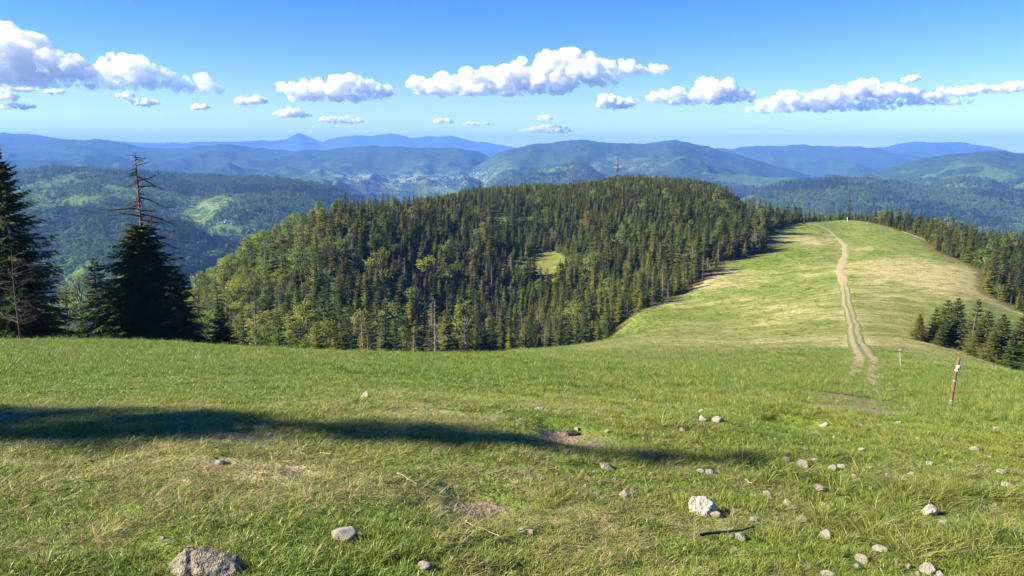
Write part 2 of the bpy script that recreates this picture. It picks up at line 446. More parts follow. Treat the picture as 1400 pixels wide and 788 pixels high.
M_ground = ground_material()
me = mesh_np('ground', v, f, M_ground)
inm = inside(MEADOW, gx, gy)
pattr(me, 'dry', dry_field(gx, gy))
td = track_dist(gx, gy)
pattr(me, 'bare', bare_field(gx, gy) + 0.4 * np.exp(-(td / (1.5 + 1.6 * sstep(45, 20, np.hypot(gx, gy)))) ** 2))
CLEARINGS = [(746, 352, 350, 9, 24), (706, 360, 345, 7, 12), (682, 330, 420, 5, 18), (1010, 340, 330, 5, 10)]
cl = np.zeros(len(gx))
for (px, py, Y, sx, sy) in CLEARINGS:
    bx, by = gxy(px, py, Y); cl = np.maximum(cl, 1 - sstep(0.8, 1.5, np.sqrt(((gx - bx) / sx) ** 2 + ((gy - by) / sy) ** 2)))
edge = np.zeros(len(gx))
for k in range(len(MEADOW)):
    a_, b_ = np.array(MEADOW[k]), np.array(MEADOW[(k + 1) % len(MEADOW)])
    if math.hypot(*a_) < 120: continue
    t_ = np.clip(((gx - a_[0]) * (b_ - a_)[0] + (gy - a_[1]) * (b_ - a_)[1]) / ((b_ - a_) @ (b_ - a_) + 1e-9), 0, 1)
    edge = np.maximum(edge, np.exp(-((gx - a_[0] - t_ * (b_ - a_)[0]) ** 2 + (gy - a_[1] - t_ * (b_ - a_)[1]) ** 2) / 4.0 ** 2))
pattr(me, 'forest', np.where(inm, 0.0, 1.0) * (1 - cl))
pattr(me, 'heath', np.clip(edge * sstep(120, 150, np.hypot(gx, gy)) + 0.6 * cl, 0, 1))
obj('ground', me, kind='structure')

# ------------------------------------------------------------------ far hills sheet
def hills_height(x, y):
    return height(x, y) - 2.5 * sstep(905, 860, np.hypot(x, y)) 
r_far = np.exp(np.linspace(math.log(860), math.log(21000), 360))
v2, f2, GRID2 = polar('hills', r_far, az_columns(900, 40), hills_height)
def hit_far(x, y):
    r, az, z = GRID2
    rr = np.clip(np.hypot(x, y), r[0], r[-1] * 0.9999); a = np.clip(np.arctan2(x, y), az[0], R(39.99))
    i = np.clip(np.searchsorted(r, rr) - 1, 0, len(r) - 2); fr = (rr - r[i]) / (r[i + 1] - r[i])
    j = np.clip(np.searchsorted(az[:900], a) - 1, 0, 898); fa = (a - az[j]) / (az[j + 1] - az[j])
    return (z[i, j] * (1 - fa) + z[i, j + 1] * fa) * (1 - fr) + (z[i + 1, j] * (1 - fa) + z[i + 1, j + 1] * fa) * fr
def wood_fields(x, y):
    d = sstep(-0.05, 0.12, fbm(x / 620, y / 620, 5, 1.0)) * (1 - 0.65 * sstep(3800, 6000, np.hypot(x, y)))
    c = sstep(0.40, 0.46, fbm(x / 420, y / 420, 4, 5.0) + 0.3 * sstep(3800, 2300, np.hypot(x, y)) * sstep(-400, -700, x) * sstep(0.1, 0.3, fbm(x / 300, y / 300, 2, 8.0)))
    c = c * sstep(6500, 4000, np.hypot(x, y))
    c = np.clip(c + blobs(x, y, CUTS) * (0.8 + 0.8 * fbm(x / 160, y / 160, 3, 3.0)), 0, 1)
    return d, c
CUTS = [(150,290,2250,190,330,1.0),(60,255,2600,230,330,0.9),(230,300,2300,140,260,0.7),(390,275,3300,160,300,0.6),(470,245,6200,200,400,0.6)]
def hills_material():
    g = NT('wooded_hills'); p = g.pos()
    n1 = g.noise(p, 0.0016, 6, 0.62); n2 = g.noise(p, 0.011, 5, 0.65); n3 = g.noise(p, 0.07, 3, 0.7); n4 = g.noise(p, 0.0042, 5, 0.6)
    con = g.mix(g.mapr(n3, 0.35, 0.65), (0.016, 0.034, 0.012), (0.050, 0.082, 0.022))
    dec = g.mix(g.mapr(n3, 0.35, 0.65), (0.045, 0.088, 0.020), (0.090, 0.145, 0.032))
    col = g.mix(g.mapr(g.math('ADD', g.attr('decid'), g.math('SUBTRACT', n2, 0.5)), 0.35, 0.65), con, dec)
    cut = g.mapr(g.math('ADD', g.attr('cut'), g.math('MULTIPLY', g.math('SUBTRACT', n2, 0.5), 0.5)), 0.4, 0.6)
    col = g.mix(g.math('MULTIPLY', cut, 0.8), col, g.mix(n2, (0.062, 0.112, 0.028), (0.092, 0.140, 0.036)))
    fld = g.mix(g.mapr(n2, 0.4, 0.6), (0.15, 0.21, 0.05), (0.25, 0.28, 0.11))
    col = g.mix(g.math('MULTIPLY', g.attr('field'), g.mapr(g.math('ADD', g.math('MULTIPLY', n2, 0.6), g.math('MULTIPLY', n3, 0.4)), 0.46, 0.53)), col, fld)
    h = g.math('ADD', g.math('MULTIPLY', n3, 1.0), g.math('MULTIPLY', n2, 1.6))
    return g.bsdf(col, 1.0, g.bump(h, 9.0, 0.7), 0.0)
me = mesh_np('hills', v2, f2, hills_material())
hx, hy, hz = v2.T
rr = np.hypot(hx, hy)
fld = sstep(-215, -300, hz) * sstep(3300, 4300, rr) * sstep(9500, 8000, rr)
FIELDS = [(545,247,5600,300,500,1.2),(590,243,6000,350,500,1.2),(640,245,5600,250,400,1.0),(480,245,6000,250,400,1.0),(300,300,2350,70,120,1.0),(270,320,2150,50,90,1.1),(280,345,1900,35,50,0.8),(840,230,5600,200,300,0.5),(1300,264,4000,120,90,0.7),(1355,268,3800,140,80,0.7)]
pattr(me, 'field', np.clip(0.14 * fld + 0.8 * blobs(hx, hy, FIELDS), 0, 1))
dc_, ct_ = wood_fields(hx, hy)
pattr(me, 'decid', dc_); pattr(me, 'cut', ct_)
obj('hills', me, kind='structure')

# ------------------------------------------------------------------ air between here and the horizon
def box_mesh(name, lo, hi):
    (a, b, c), (d, e, g) = lo, hi
    vs = [(a,b,c),(d,b,c),(d,e,c),(a,e,c),(a,b,g),(d,b,g),(d,e,g),(a,e,g)]
    fs = [(0,3,2,1),(4,5,6,7),(0,1,5,4),(1,2,6,5),(2,3,7,6),(3,0,4,7)]
    return mesh_np(name, vs, fs, smooth=False)
hz_m = bpy.data.materials.new('air'); hz_m.use_nodes = True
t_ = hz_m.node_tree; t_.nodes.clear()
o_ = t_.nodes.new('ShaderNodeOutputMaterial'); pv = t_.nodes.new('ShaderNodeVolumePrincipled')
pv.inputs['Color'].default_value = HAZE_COLOR + (1,)
pv.inputs['Density'].default_value = HAZE_DENSITY
pv.inputs['Anisotropy'].default_value = 0.0
t_.links.new(pv.outputs[0], o_.inputs['Volume'])
zlo = min(float(v[:, 2].min()), float(v2[:, 2].min())); zhi = float(v2[:, 2].max())
hb = box_mesh('haze', (-22000, -22000, zlo - 1), (22000, 22000, zhi + 25)); hb.materials.append(hz_m)
obj('haze', hb, kind='stuff')

# ------------------------------------------------------------------ plant builders (numpy)
def quads(c, u, w):
    """kites from centre-line: base c, tip c+u, half width w"""
    n = len(c)
    vs = np.stack([c, c + u * 0.45 + w, c + u, c + u * 0.45 - w], 1).reshape(-1, 3)
    return vs, np.arange(n * 4).reshape(n, 4)

def tube(path, rad, k=5):
    path = np.asarray(path, float); n = len(path)
    vs = []
    for i in range(n):
        t = path[min(i + 1, n - 1)] - path[max(i - 1, 0)]; t /= np.linalg.norm(t) + 1e-9
        a = np.cross(t, [0, 0, 1.0]) if abs(t[2]) < 0.9 else np.cross(t, [1.0, 0, 0]); a /= np.linalg.norm(a); b = np.cross(t, a)
        th = np.arange(k) * 2 * math.pi / k
        vs.append(path[i] + rad[i] * (np.cos(th)[:, None] * a + np.sin(th)[:, None] * b))
    vs = np.concatenate(vs); j = np.arange(k); f = []
    for i in range(n - 1):
        f.append(np.stack([i * k + j, i * k + (j + 1) % k, (i + 1) * k + (j + 1) % k, (i + 1) * k + j], 1))
    return vs, np.concatenate(f)

def join(parts):
    vs, fs, o = [], [], 0
    for a, b in parts:
        vs.append(a); fs.append(b + o); o += len(a)
    return np.concatenate(vs), np.concatenate(fs)

def spruce(h, rad, nw, nb, nt, seed, droop=0.25, low=0.04, fluff=1.0, shape=0.85, gaps=0.0, wtw=0.10, top=0.0, asym=0.0):
    """crown (leafy kites on drooping boughs) and trunk of a spruce"""
    g = np.random.default_rng(seed)
    C, U, Wd = [], [], []
    lean = g.normal(0, 0.012, 2)
    for i in range(nw):
        t = low + (1 - low - top) * (i + g.random() * 0.7) / nw
        z = h * t
        L0 = rad * (max(0.0, 1 - t / (1 - top * 0.9)) ** shape) * g.uniform(0.72, 1.15) + 0.012 * h
        n = max(4, int(round(nb * (0.55 + 0.45 * (1 - t)) + g.normal(0, 0.6))))
        a0 = g.random() * 6.28
        for b in range(n):
            if g.random() < gaps: continue
            a = a0 + 6.283 * b / n + g.normal(0, 0.22)
            L = L0 * g.uniform(0.72, 1.15) * (1 + asym * math.cos(a - 2.0))
            up = 0.55 * t - droop * (1 - t) + g.normal(0, 0.08)
            d = np.array([math.cos(a), math.sin(a), 0.0]); sd_ = np.array([-d[1], d[0], 0.0])
            base = np.array([lean[0] * z, lean[1] * z, z])
            s = np.linspace(0.12 if nt > 3 else 0.3, 0.96, nt) + g.normal(0, 0.02, nt)
            sag = -droop * 0.55 * L
            pos = base + np.outer(s * L, d) + np.outer(s * L * up + sag * s ** 1.5 + 0.12 * L * np.maximum(s - 0.65, 0) * 2, [0, 0, 1.0])
            for side in (-1, 1):
                l = L * (0.36 * (1 - s) + 0.13) * g.uniform(0.7, 1.25, nt) * fluff
                dirv = d * g.uniform(0.5, 0.9, (nt, 1)) + side * sd_ * g.uniform(0.55, 0.9, (nt, 1)) + np.array([0, 0, 1.0]) * g.uniform(-0.55, 0.05, (nt, 1))
                dirv /= np.linalg.norm(dirv, axis=1)[:, None]
                C.append(pos); U.append(dirv * l[:, None])
                wv = np.cross(dirv, [0, 0, 1.0]) * 0.75 + np.array([0, 0, 1.0]) * g.uniform(-0.7, 0.7, (nt, 1)); wv /= np.linalg.norm(wv, axis=1)[:, None]
                Wd.append(wv * (wtw * (0.5 + 0.5 * l[:, None] / (l.max() + 1e-6)) * g.uniform(0.7, 1.2, (nt, 1))))
            tip = d + np.array([0, 0, up + sag / L * 0.6]); tip /= np.linalg.norm(tip)
            C.append(base[None] + d * 0.1 * L); U.append((tip * L * 0.98)[None]); Wd.append((sd_ * wtw * 1.1 + np.array([0, 0, g.uniform(-0.3, 0.3) * wtw]))[None])
    if top <= 0:
        for k in range(7):
            zz = h * (0.985 - 0.012 * k); a = g.random() * 6.28
            C.append(np.array([[lean[0] * zz, lean[1] * zz, zz]])); U.append(np.array([[math.cos(a) * 0.02 * h, math.sin(a) * 0.02 * h, 0.018 * h]])); Wd.append(np.array([[-math.sin(a), math.cos(a), 0]]) * wtw * 0.4)
    vs, fs = quads(np.concatenate(C), np.concatenate(U), np.concatenate(Wd))
    zz = np.linspace(-0.06, 1.0, 7)
    tv, tf = tube(np.stack([lean[0] * zz * h, lean[1] * zz * h, zz * h], 1), 0.016 * h * (1.02 - zz) ** 0.9 + 0.004, 6)
    return (vs, fs), (tv, tf)

def bare_tree(h, rad, nbr, seed, low=0.15, up=0.1, th=0.012, sub=3, shape=0.7, thin=1.0):
    """dead tree: trunk and thin bare branches"""
    g = np.random.default_rng(seed); br = []
    for i in range(nbr):
        t = low + (0.98 - low) * g.random(); z = h * t; a = g.random() * 6.28
        L = rad * (1 - t) ** shape * g.uniform(0.45, 1.15) + 0.02 * h
        d = np.array([math.cos(a), math.sin(a), g.normal(up, 0.18)])
        p = [np.array([0, 0, z])]
        for s in range(4):
            p.append(p[-1] + d * L / 4); d = d + np.array([g.normal(0, 0.14), g.normal(0, 0.14), g.normal(-0.05, 0.1)])
        r = th * h * 0.16 * thin
        br.append(tube(p, r * np.array([1, 0.8, 0.6, 0.42, 0.2]), 4))
        for q in range(sub):
            j = g.integers(1, 5); dd = d * 0.5 + g.normal(0, 0.6, 3); dd /= np.linalg.norm(dd)
            br.append(tube([p[j], p[j] + dd * L * 0.16, p[j] + dd * L * 0.3 + np.array([0, 0, -0.03 * L])], r * np.array([0.5, 0.35, 0.15]), 3))
    zz = np.linspace(-0.05, 1, 8); k = np.cumsum(g.normal(0, 0.004 * h, (8, 2)), 0)
    tv, tf = tube(np.stack([k[:, 0], k[:, 1], zz * h], 1), th * h * (1.03 - zz) ** 0.8 + 0.006, 6)
    # square up faces to quads only
    return br, (tv, tf)

def pad4(parts):
    return join(parts)

def broadleaf(h, rad, seed, nclump=26, nleaf=34, ls=0.34, low=0.25, airy=0.0):
    g = np.random.default_rng(seed); C, U, Wd = [], [], []; limbs = []
    for i in range(nclump):
        t = low + (1 - low) * (i + 0.5) / nclump
        env = math.sin(math.pi * min(1, ((t - low) / (1 - low)) * 0.86 + 0.13)) ** 0.7
        a = g.random() * 6.28; rr_ = rad * env * math.sqrt(g.random()) * 0.95
        c = np.array([math.cos(a) * rr_, math.sin(a) * rr_, h * t * 0.97])
        m = int(nleaf * g.uniform(0.6, 1.3)); cr = rad * g.uniform(0.24, 0.42)
        p = g.normal(0, 1, (m, 3)); p /= np.linalg.norm(p, axis=1)[:, None]; p *= (g.random((m, 1)) ** 0.4) * cr * np.array([1.1, 1.1, 0.75])
        d = g.normal(0, 1, (m, 3)); d /= np.linalg.norm(d, axis=1)[:, None]
        ww = np.cross(d, g.normal(0, 1, (m, 3))); ww /= np.linalg.norm(ww, axis=1)[:, None]
        s = ls * g.uniform(0.6, 1.3, (m, 1))
        C.append(c + p); U.append(d * s); Wd.append(ww * s * 0.33)
        b0 = np.array([0, 0, max(h * low * 0.6, c[2] - rr_ * 1.1 - 0.1 * h)])
        limbs.append(tube([b0, (b0 + c) / 2 + np.array([0, 0, 0.03 * h]), c], [0.012 * h * 0.7, 0.008 * h * 0.7, 0.003 * h], 4))
    zz = np.linspace(-0.05, 0.93, 6); k = np.cumsum(g.normal(0, 0.008 * h, (6, 2)), 0)
    limbs.append(tube(np.stack([k[:, 0], k[:, 1], zz * h], 1), 0.014 * h * (1.05 - zz), 4))
    return quads(np.concatenate(C), np.concatenate(U), np.concatenate(Wd)), join(limbs)

# ------------------------------------------------------------------ foliage materials
def needle_material(name, a, b, c, trans=0.22, tip=None):
    g = NT(name); p = g.pos(); r = g.rnd()
    col = g.mix(g.mapr(r, 0.0, 0.7), a, b)
    col = g.mix(g.mapr(r, 0.75, 1.0), col, c)
    col = g.mix(g.noise(p, 1.3, 3, 0.7, 0.35, 0.7), col, g.mix(0.55, col, tip or c))
    return g.leaf(col, trans, rough=0.6, spec=0.2)
M_needle = needle_material('young_spruce_needles', (0.084, 0.122, 0.014), (0.142, 0.162, 0.018), (0.185, 0.172, 0.024), 0.42)
M_needle_dark = needle_material('old_spruce_needles', (0.028, 0.046, 0.012), (0.050, 0.070, 0.015), (0.095, 0.108, 0.020), 0.28)
M_needle_mid = needle_material('spruce_needles', (0.042, 0.066, 0.013), (0.075, 0.090, 0.016), (0.10, 0.10, 0.02), 0.25)
M_fresh = needle_material('fresh_beech_leaves', (0.150, 0.190, 0.024), (0.200, 0.205, 0.030), (0.120, 0.200, 0.026), 0.45)
M_bush = needle_material('budding_leaves', (0.16, 0.14, 0.022), (0.14, 0.16, 0.024), (0.20, 0.12, 0.028), 0.45)
M_deadtwig = (lambda g: g.bsdf(g.mix(g.rnd(), (0.17, 0.14, 0.11), (0.26, 0.20, 0.15)), 0.95))(NT('dead_twigs'))
def bark_material(name, a, b, sc=6):
    g = NT(name); c = g.objco(); mp = g.n('Mapping'); mp.inputs['Scale'].default_value = (1, 1, 0.25); g.l(c, mp.inputs[0])
    n = g.noise(mp.outputs[0], sc, 5, 0.7)
    return g.bsdf(g.mix(g.mapr(n, 0.35, 0.65), a, b), 0.95, g.bump(n, 0.03, 0.8))
M_bark = bark_material('spruce_bark', (0.055, 0.040, 0.030), (0.14, 0.11, 0.085))
M_barkgrey = bark_material('grey_dead_bark', (0.10, 0.085, 0.07), (0.23, 0.20, 0.17))

def crown_mesh(name, cv, cf, mat, h, round_=False, mats=None, midx=None, ncrown=None):
    """leaf faces turned outwards, shaded by the bulk of the crown as well as by each leaf"""
    nc = len(cf) if ncrown is None else ncrown
    q = cv[cf[:nc]]; gn = np.cross(q[:, 2] - q[:, 0], q[:, 3] - q[:, 1]); gn /= np.linalg.norm(gn, axis=1)[:, None] + 1e-9
    c = q.mean(1); o = c.copy()
    if round_: o[:, 2] = (c[:, 2] - 0.55 * h) * 0.9
    else: o /= np.linalg.norm(o[:, :2], axis=1)[:, None] + 0.15; o[:, 2] = 0.5
    o /= np.linalg.norm(o, axis=1)[:, None] + 1e-9
    fl_ = (gn * o).sum(1) < 0
    cf = cf.copy(); cf[:nc][fl_] = cf[:nc][fl_][:, ::-1]; gn[fl_] *= -1
    nn = 0.52 * o + 0.48 * gn; nn /= np.linalg.norm(nn, axis=1)[:, None] + 1e-9
    m_ = mesh_np(name, cv, cf, mat, smooth=True, mats=mats, midx=midx)
    if nc < len(cf):
        q = cv[cf[nc:]]; g2 = np.cross(q[:, 2] - q[:, 0], q[:, 3] - q[:, 1]); g2 /= np.linalg.norm(g2, axis=1)[:, None] + 1e-9
        nn = np.concatenate([nn, g2])
    m_.normals_split_custom_set(np.repeat(nn, 4, 0).tolist())
    return m_
def proto_spruce(name, args, mat):
    (cv, cf), (tv, tf) = spruce(**args)
    return crown_mesh(name + '_crown', cv, cf, mat, args['h']), mesh_np(name + '_trunk', tv, tf, M_bark), args['h'], args['rad']

YOUNG = [proto_spruce('young_spruce', dict(h=9, rad=r_, nw=18, nb=8, nt=4, seed=100 + i, droop=dr, low=0.02, wtw=0.21, fluff=1.2, shape=sh - 0.13), M_needle)
         for i, (r_, dr, sh) in enumerate([(1.75, 0.15, 0.8), (1.45, 0.2, 0.85), (2.0, 0.1, 0.9), (1.6, 0.25, 0.75), (1.9, 0.2, 0.8), (1.5, 0.1, 0.9)])]
OLD = [proto_spruce('old_spruce', dict(h=14, rad=r_, nw=20, nb=8, nt=5, seed=200 + i, droop=dr, low=0.06, wtw=0.19, fluff=1.1, shape=sh, gaps=gp), M_needle_dark)
       for i, (r_, dr, sh, gp) in enumerate([(2.5, 0.35, 0.75, 0.12), (2.1, 0.4, 0.7, 0.2), (2.8, 0.3, 0.8, 0.1)])]
CLUMP = [proto_spruce('clump_spruce', dict(h=9, rad=r_, nw=24, nb=9, nt=7, seed=150 + i, droop=0.2, low=0.02, wtw=0.13, fluff=1.1, shape=sh), M_needle_mid) for i, (r_, sh) in enumerate([(2.3, 0.75), (2.0, 0.8), (2.6, 0.7)])]
LEAFY = []
for i, (h_, r_, nc) in enumerate([(9, 2.4, 26), (11, 2.3, 30), (8, 2.6, 24), (12, 2.0, 30)]):
    (cv, cf), (lv, lf) = broadleaf(h_, r_, 300 + i, nc, 36, 0.36)
    LEAFY.append((crown_mesh('leafy_crown', cv, cf, M_fresh, h_, True), mesh_np('leafy_trunk', lv, lf, M_barkgrey), h_, r_))
DEAD = []
for i, (h_, r_, nb_) in enumerate([(11, 1.6, 70), (9, 1.4, 60), (13, 1.3, 60)]):
    br, tk = bare_tree(h_, r_, nb_, 400 + i, 0.08, -0.05, 0.012, 4)
    q = [p for p in br if p[1].shape[1] == 4]
    bv, bf = join(q)
    DEAD.append((mesh_np('dead_branches', bv, bf, M_deadtwig, smooth=False), mesh_np('dead_trunk', *tk, M_barkgrey), h_, r_))

def top_empty(name, loc, rz=0.0, sc=1.0, **props):
    o = bpy.data.objects.new(name, None); COL.objects.link(o)
    o.location = loc; o.rotation_euler = (0, 0, rz); o.scale = (sc, sc, sc) if not isinstance(sc, tuple) else sc
    o.empty_display_size = 0.3
    for k, q in props.items(): o[k] = q
    return o

def plant_tree(name, proto, loc, rz, sc, label, cat, group=None, parts=('crown', 'trunk')):
    e = top_empty(name, loc, rz, sc, label=label, category=cat)
    if group: e['group'] = group
    for nm, m in zip(parts, proto[:2]):
        obj(nm, m, e)
    return e

# ------------------------------------------------------------------ where the forest trees stand
def jitter_grid(x0, x1, y0, y1, step):
    X, Y = np.meshgrid(np.arange(x0, x1, step), np.arange(y0, y1, step))
    X = X + RNG.uniform(-0.42, 0.42, X.shape) * step; Y = Y + RNG.uniform(-0.42, 0.42, Y.shape) * step
    return X.ravel(), Y.ravel()

fx, fy = jitter_grid(-300, 420, 92, 760, 3.8)
azd = np.degrees(np.arctan2(fx, fy)); pxx = PW / 2 + FPX / math.cos(PITCH) * fx / fy
ex_, ey_ = jitter_grid(-160, 420, 300, 700, 4.2); fx = np.concatenate([fx, ex_]); fy = np.concatenate([fy, ey_])
ex_, ey_ = jitter_grid(80, 300, 150, 470, 3.4); q_ = PW / 2 + FPX / math.cos(PITCH) * ex_ / ey_ > 1150; fx = np.concatenate([fx, ex_[q_]]); fy = np.concatenate([fy, ey_[q_]])
azd = np.degrees(np.arctan2(fx, fy)); pxx = PW / 2 + FPX / math.cos(PITCH) * fx / fy
keep = (np.abs(azd) < 40) & ~inside(MEADOW, fx, fy) & (np.hypot(fx, fy) < 770)
keep &= ~((pxx < 255 + 14 * np.sin(fy / 9.0)) & (fy > 0))
keep &= ~((fx > 40) & (fy < 178))                                  # open grass to the right below the forest band
for (px, py, Y, sx, sy) in CLEARINGS:
    bx, by = gxy(px, py, Y)
    keep &= ((fx - bx) / sx) ** 2 + ((fy - by) / sy) ** 2 > 1
# keep a little distance from the meadow edge, uneven
fx, fy = fx[keep], fy[keep]
dens = fbm(fx / 22, fy / 22, 3, 2.0)
keep = RNG.random(len(fx)) < np.clip(0.86 + 0.5 * dens, 0.35, 1)
fx, fy = fx[keep], fy[keep]
fz = hit(fx, fy)
pxx = PW / 2 + FPX / math.cos(PITCH) * fx / fy
N = len(fx)
hn = fbm(fx / 35, fy / 35, 3, 9.0)
hh = np.clip(RNG.normal(6.6, 1.4, N) + 2.0 * hn, 2.8, 12)
hh = hh * np.interp(fy, [200, 380, 480], [0.95, 0.84, 0.68])
right = sstep(1060, 1110, pxx)
hh = np.where(RNG.random(N) < 0.10 * (fy < 420), RNG.uniform(9, 13, N), hh)
left = sstep(540, 320, pxx) * sstep(470, 330, fy)
lowr = sstep(300, 200, fy)
kind = np.zeros(N, int)                                             # 0 young spruce, 1 old spruce, 2 broadleaf, 3 dead
u_ = RNG.random(N)
mix_n = fbm(fx / 28, fy / 28, 3, 4.0)
p_leaf = np.clip(0.06 + 0.66 * left + 0.10 * (mix_n > 0.2), 0, 0.75)
p_dead = np.clip(0.035 + 0.03 * left + 0.02 * lowr - 0.02 * (fy > 380) - 0.03 * right, 0, 1) * (1 + 1.2 * (mix_n < -0.2))
p_old = np.clip(0.08 + 0.13 * lowr - 0.06 * right, 0, 1) * (fy < 470)
kind[u_ < p_leaf] = 2
kind[(u_ >= p_leaf) & (u_ < p_leaf + p_dead)] = 3
kind[(u_ >= p_leaf + p_dead) & (u_ < p_leaf + p_dead + p_old)] = 1
hh = hh * (1 - 0.2 * right)
hh = np.where(kind == 1, np.maximum(hh * 1.2, 8.5), hh)
hh = np.where(kind == 2, hh * RNG.uniform(0.85, 1.15, N), hh)
hh = np.where(kind == 3, hh * RNG.uniform(0.9, 1.35, N), hh)
near_edge = np.zeros(N, bool)
# what shows of each tree: march outwards, keeping the skyline of every picture column
order = np.argsort(fy)
pxt, pyt = project(fx, fy, fz + hh); pxb, pyb = project(fx, fy, fz)
crest = np.full(1500, 900.0)
gxs = np.arange(0, 1500)
for Yq in np.geomspace(6, 100, 70):
    a_ = (gxs - 50 - PW / 2) / FPX * math.cos(PITCH) * Yq
    crest = np.minimum(crest, project(a_, np.full_like(a_, Yq), hit(a_, np.full_like(a_, Yq)))[1])
vis = np.zeros(N); sky_ = crest.copy()
for i in order:
    half = max(1.0, 0.17 * hh[i] / fy[i] * FPX)
    a_, b_ = int(pxt[i] + 50 - half), int(pxt[i] + 50 + half) + 1
    if b_ < 50 or a_ > 1449: continue
    a_, b_ = max(a_, 0), min(b_, 1499)
    xs = np.abs(gxs[a_:b_] - (pxt[i] + 50)) / half
    t_y = pyt[i] + (pyb[i] - pyt[i]) * np.clip(xs, 0, 1) * 0.9
    vis[i] = np.maximum(0, np.minimum(sky_[a_:b_], 788) - t_y).sum()
    sky_[a_:b_] = np.minimum(sky_[a_:b_], t_y + 2)
PROTOS = [YOUNG, OLD, LEAFY, DEAD]
chosen = np.zeros(N, bool)
sp = np.where(kind <= 1)[0]; sp = sp[np.argsort(-vis[sp])]
chosen[sp[:N_SPRUCE]] = True
for kd, lim in ((2, 170), (3, 90)):
    q = np.where((kind == kd) & (vis > 12))[0]; q = q[np.argsort(-vis[q])]
    chosen[q[:lim]] = True
def tree_words(i):
    x, y, px, py = fx[i], fy[i], pxt[i], pyt[i]
    if px > 1060 and y > 150 and x > 95: place = 'in the forest band right of the grassy ridge'
    elif y > 380: place = 'near the top of the wooded hill'
    elif px < 430: place = 'on the left flank of the wooded hill'
    elif y < 235: place = 'at the foot of the wooded hill'
    else: place = 'halfway up the wooded hill'
    return place
KN = [('spruce_tree', 'spruce', 'young olive green spruce', ('crown', 'trunk')), ('spruce_tree', 'spruce', 'tall dark green spruce', ('crown', 'trunk')),
      ('deciduous_tree', 'tree', 'pale lime green leafy tree', ('crown', 'trunk')), ('dead_tree', 'dead tree', 'bare grey brown dead tree', ('branches', 'trunk'))]
for i in np.where(chosen)[0]:
    k = kind[i]; pr = PROTOS[k][RNG.integers(len(PROTOS[k]))]
    nm, cat, lab, parts = KN[k]
    place = tree_words(i)
    s = hh[i] / pr[2]; wx = s * RNG.uniform(1.15, 1.75)
    plant_tree(nm, pr, (fx[i], fy[i], fz[i] - 0.1), RNG.random() * 6.28, (wx, wx, s), f'{lab} {place}', cat, f'{lab}s {place}', parts)

# ------------------------------------------------------------------ instancing for what nobody could count
def instancer(name, pts, rot, scl, idx, protos, matless=None, extra=None):
    me = bpy.data.meshes.new(name)
    me.vertices.add(len(pts)); me.vertices.foreach_set('co', np.asarray(pts, np.float32).ravel())
    a = me.attributes.new('rot', 'FLOAT_VECTOR', 'POINT'); a.data.foreach_set('vector', np.asarray(rot, np.float32).ravel())
    a = me.attributes.new('scl', 'FLOAT_VECTOR', 'POINT'); a.data.foreach_set('vector', np.asarray(scl, np.float32).ravel())
    a = me.attributes.new('idx', 'INT', 'POINT'); a.data.foreach_set('value', np.asarray(idx, np.int32))
    for k, q in (extra or {}).items(): pattr(me, k, q)
    o = obj(name, me, kind='stuff')
    c = bpy.data.collections.new(name + '_kinds')
    for i, m in enumerate(protos):
        c.objects.link(bpy.data.objects.new(f'{name}_kind_{i:02d}', m))
    ng = bpy.data.node_groups.new(name + '_scatter', 'GeometryNodeTree')
    ng.interface.new_socket('Geometry', in_out='INPUT', socket_type='NodeSocketGeometry')
    ng.interface.new_socket('Geometry', in_out='OUTPUT', socket_type='NodeSocketGeometry')
    N_ = ng.nodes.new; L = ng.links.new
    gi, go = N_('NodeGroupInput'), N_('NodeGroupOutput')
    ip, ci = N_('GeometryNodeInstanceOnPoints'), N_('GeometryNodeCollectionInfo')
    ci.inputs['Collection'].default_value = c; ci.inputs['Separate Children'].default_value = True; ci.inputs['Reset Children'].default_value = True
    def na(n, t):
        q = N_('GeometryNodeInputNamedAttribute'); q.data_type = t; q.inputs['Name'].default_value = n; return q.outputs[0]
    ip.inputs['Pick Instance'].default_value = True
    L(gi.outputs[0], ip.inputs['Points']); L(ci.outputs[0], ip.inputs['Instance'])
    L(na('idx', 'INT'), ip.inputs['Instance Index'])
    e2r = N_('FunctionNodeEulerToRotation'); L(na('rot', 'FLOAT_VECTOR'), e2r.inputs[0]); L(e2r.outputs[0], ip.inputs['Rotation'])
    L(na('scl', 'FLOAT_VECTOR'), ip.inputs['Scale'])
    L(ip.outputs[0], go.inputs[0])
    md = o.modifiers.new('scatter', 'NODES'); md.node_group = ng
    return o

def merged(pr):
    """crown and trunk of a prototype as one mesh for the uncounted mass"""
    out = []
    for m in pr[:2]:
        a = np.empty(len(m.vertices) * 3, np.float32); m.vertices.foreach_get('co', a)
        b = np.empty(len(m.loops), np.int32); m.loops.foreach_get('vertex_index', b)
        out.append((a.reshape(-1, 3), b.reshape(-1, 4)))
    vs, fs = join(out)
    kw = dict(mats=[pr[0].materials[0], pr[1].materials[0]], midx=np.r_[np.zeros(len(out[0][1])), np.ones(len(out[1][1]))])
    if 'branches' in pr[0].name: return mesh_np('mass', vs, fs, smooth=False, **kw)
    return crown_mesh('mass', vs.astype(float), fs, None, pr[2], 'leafy' in pr[0].name, ncrown=len(out[0][1]), **kw)

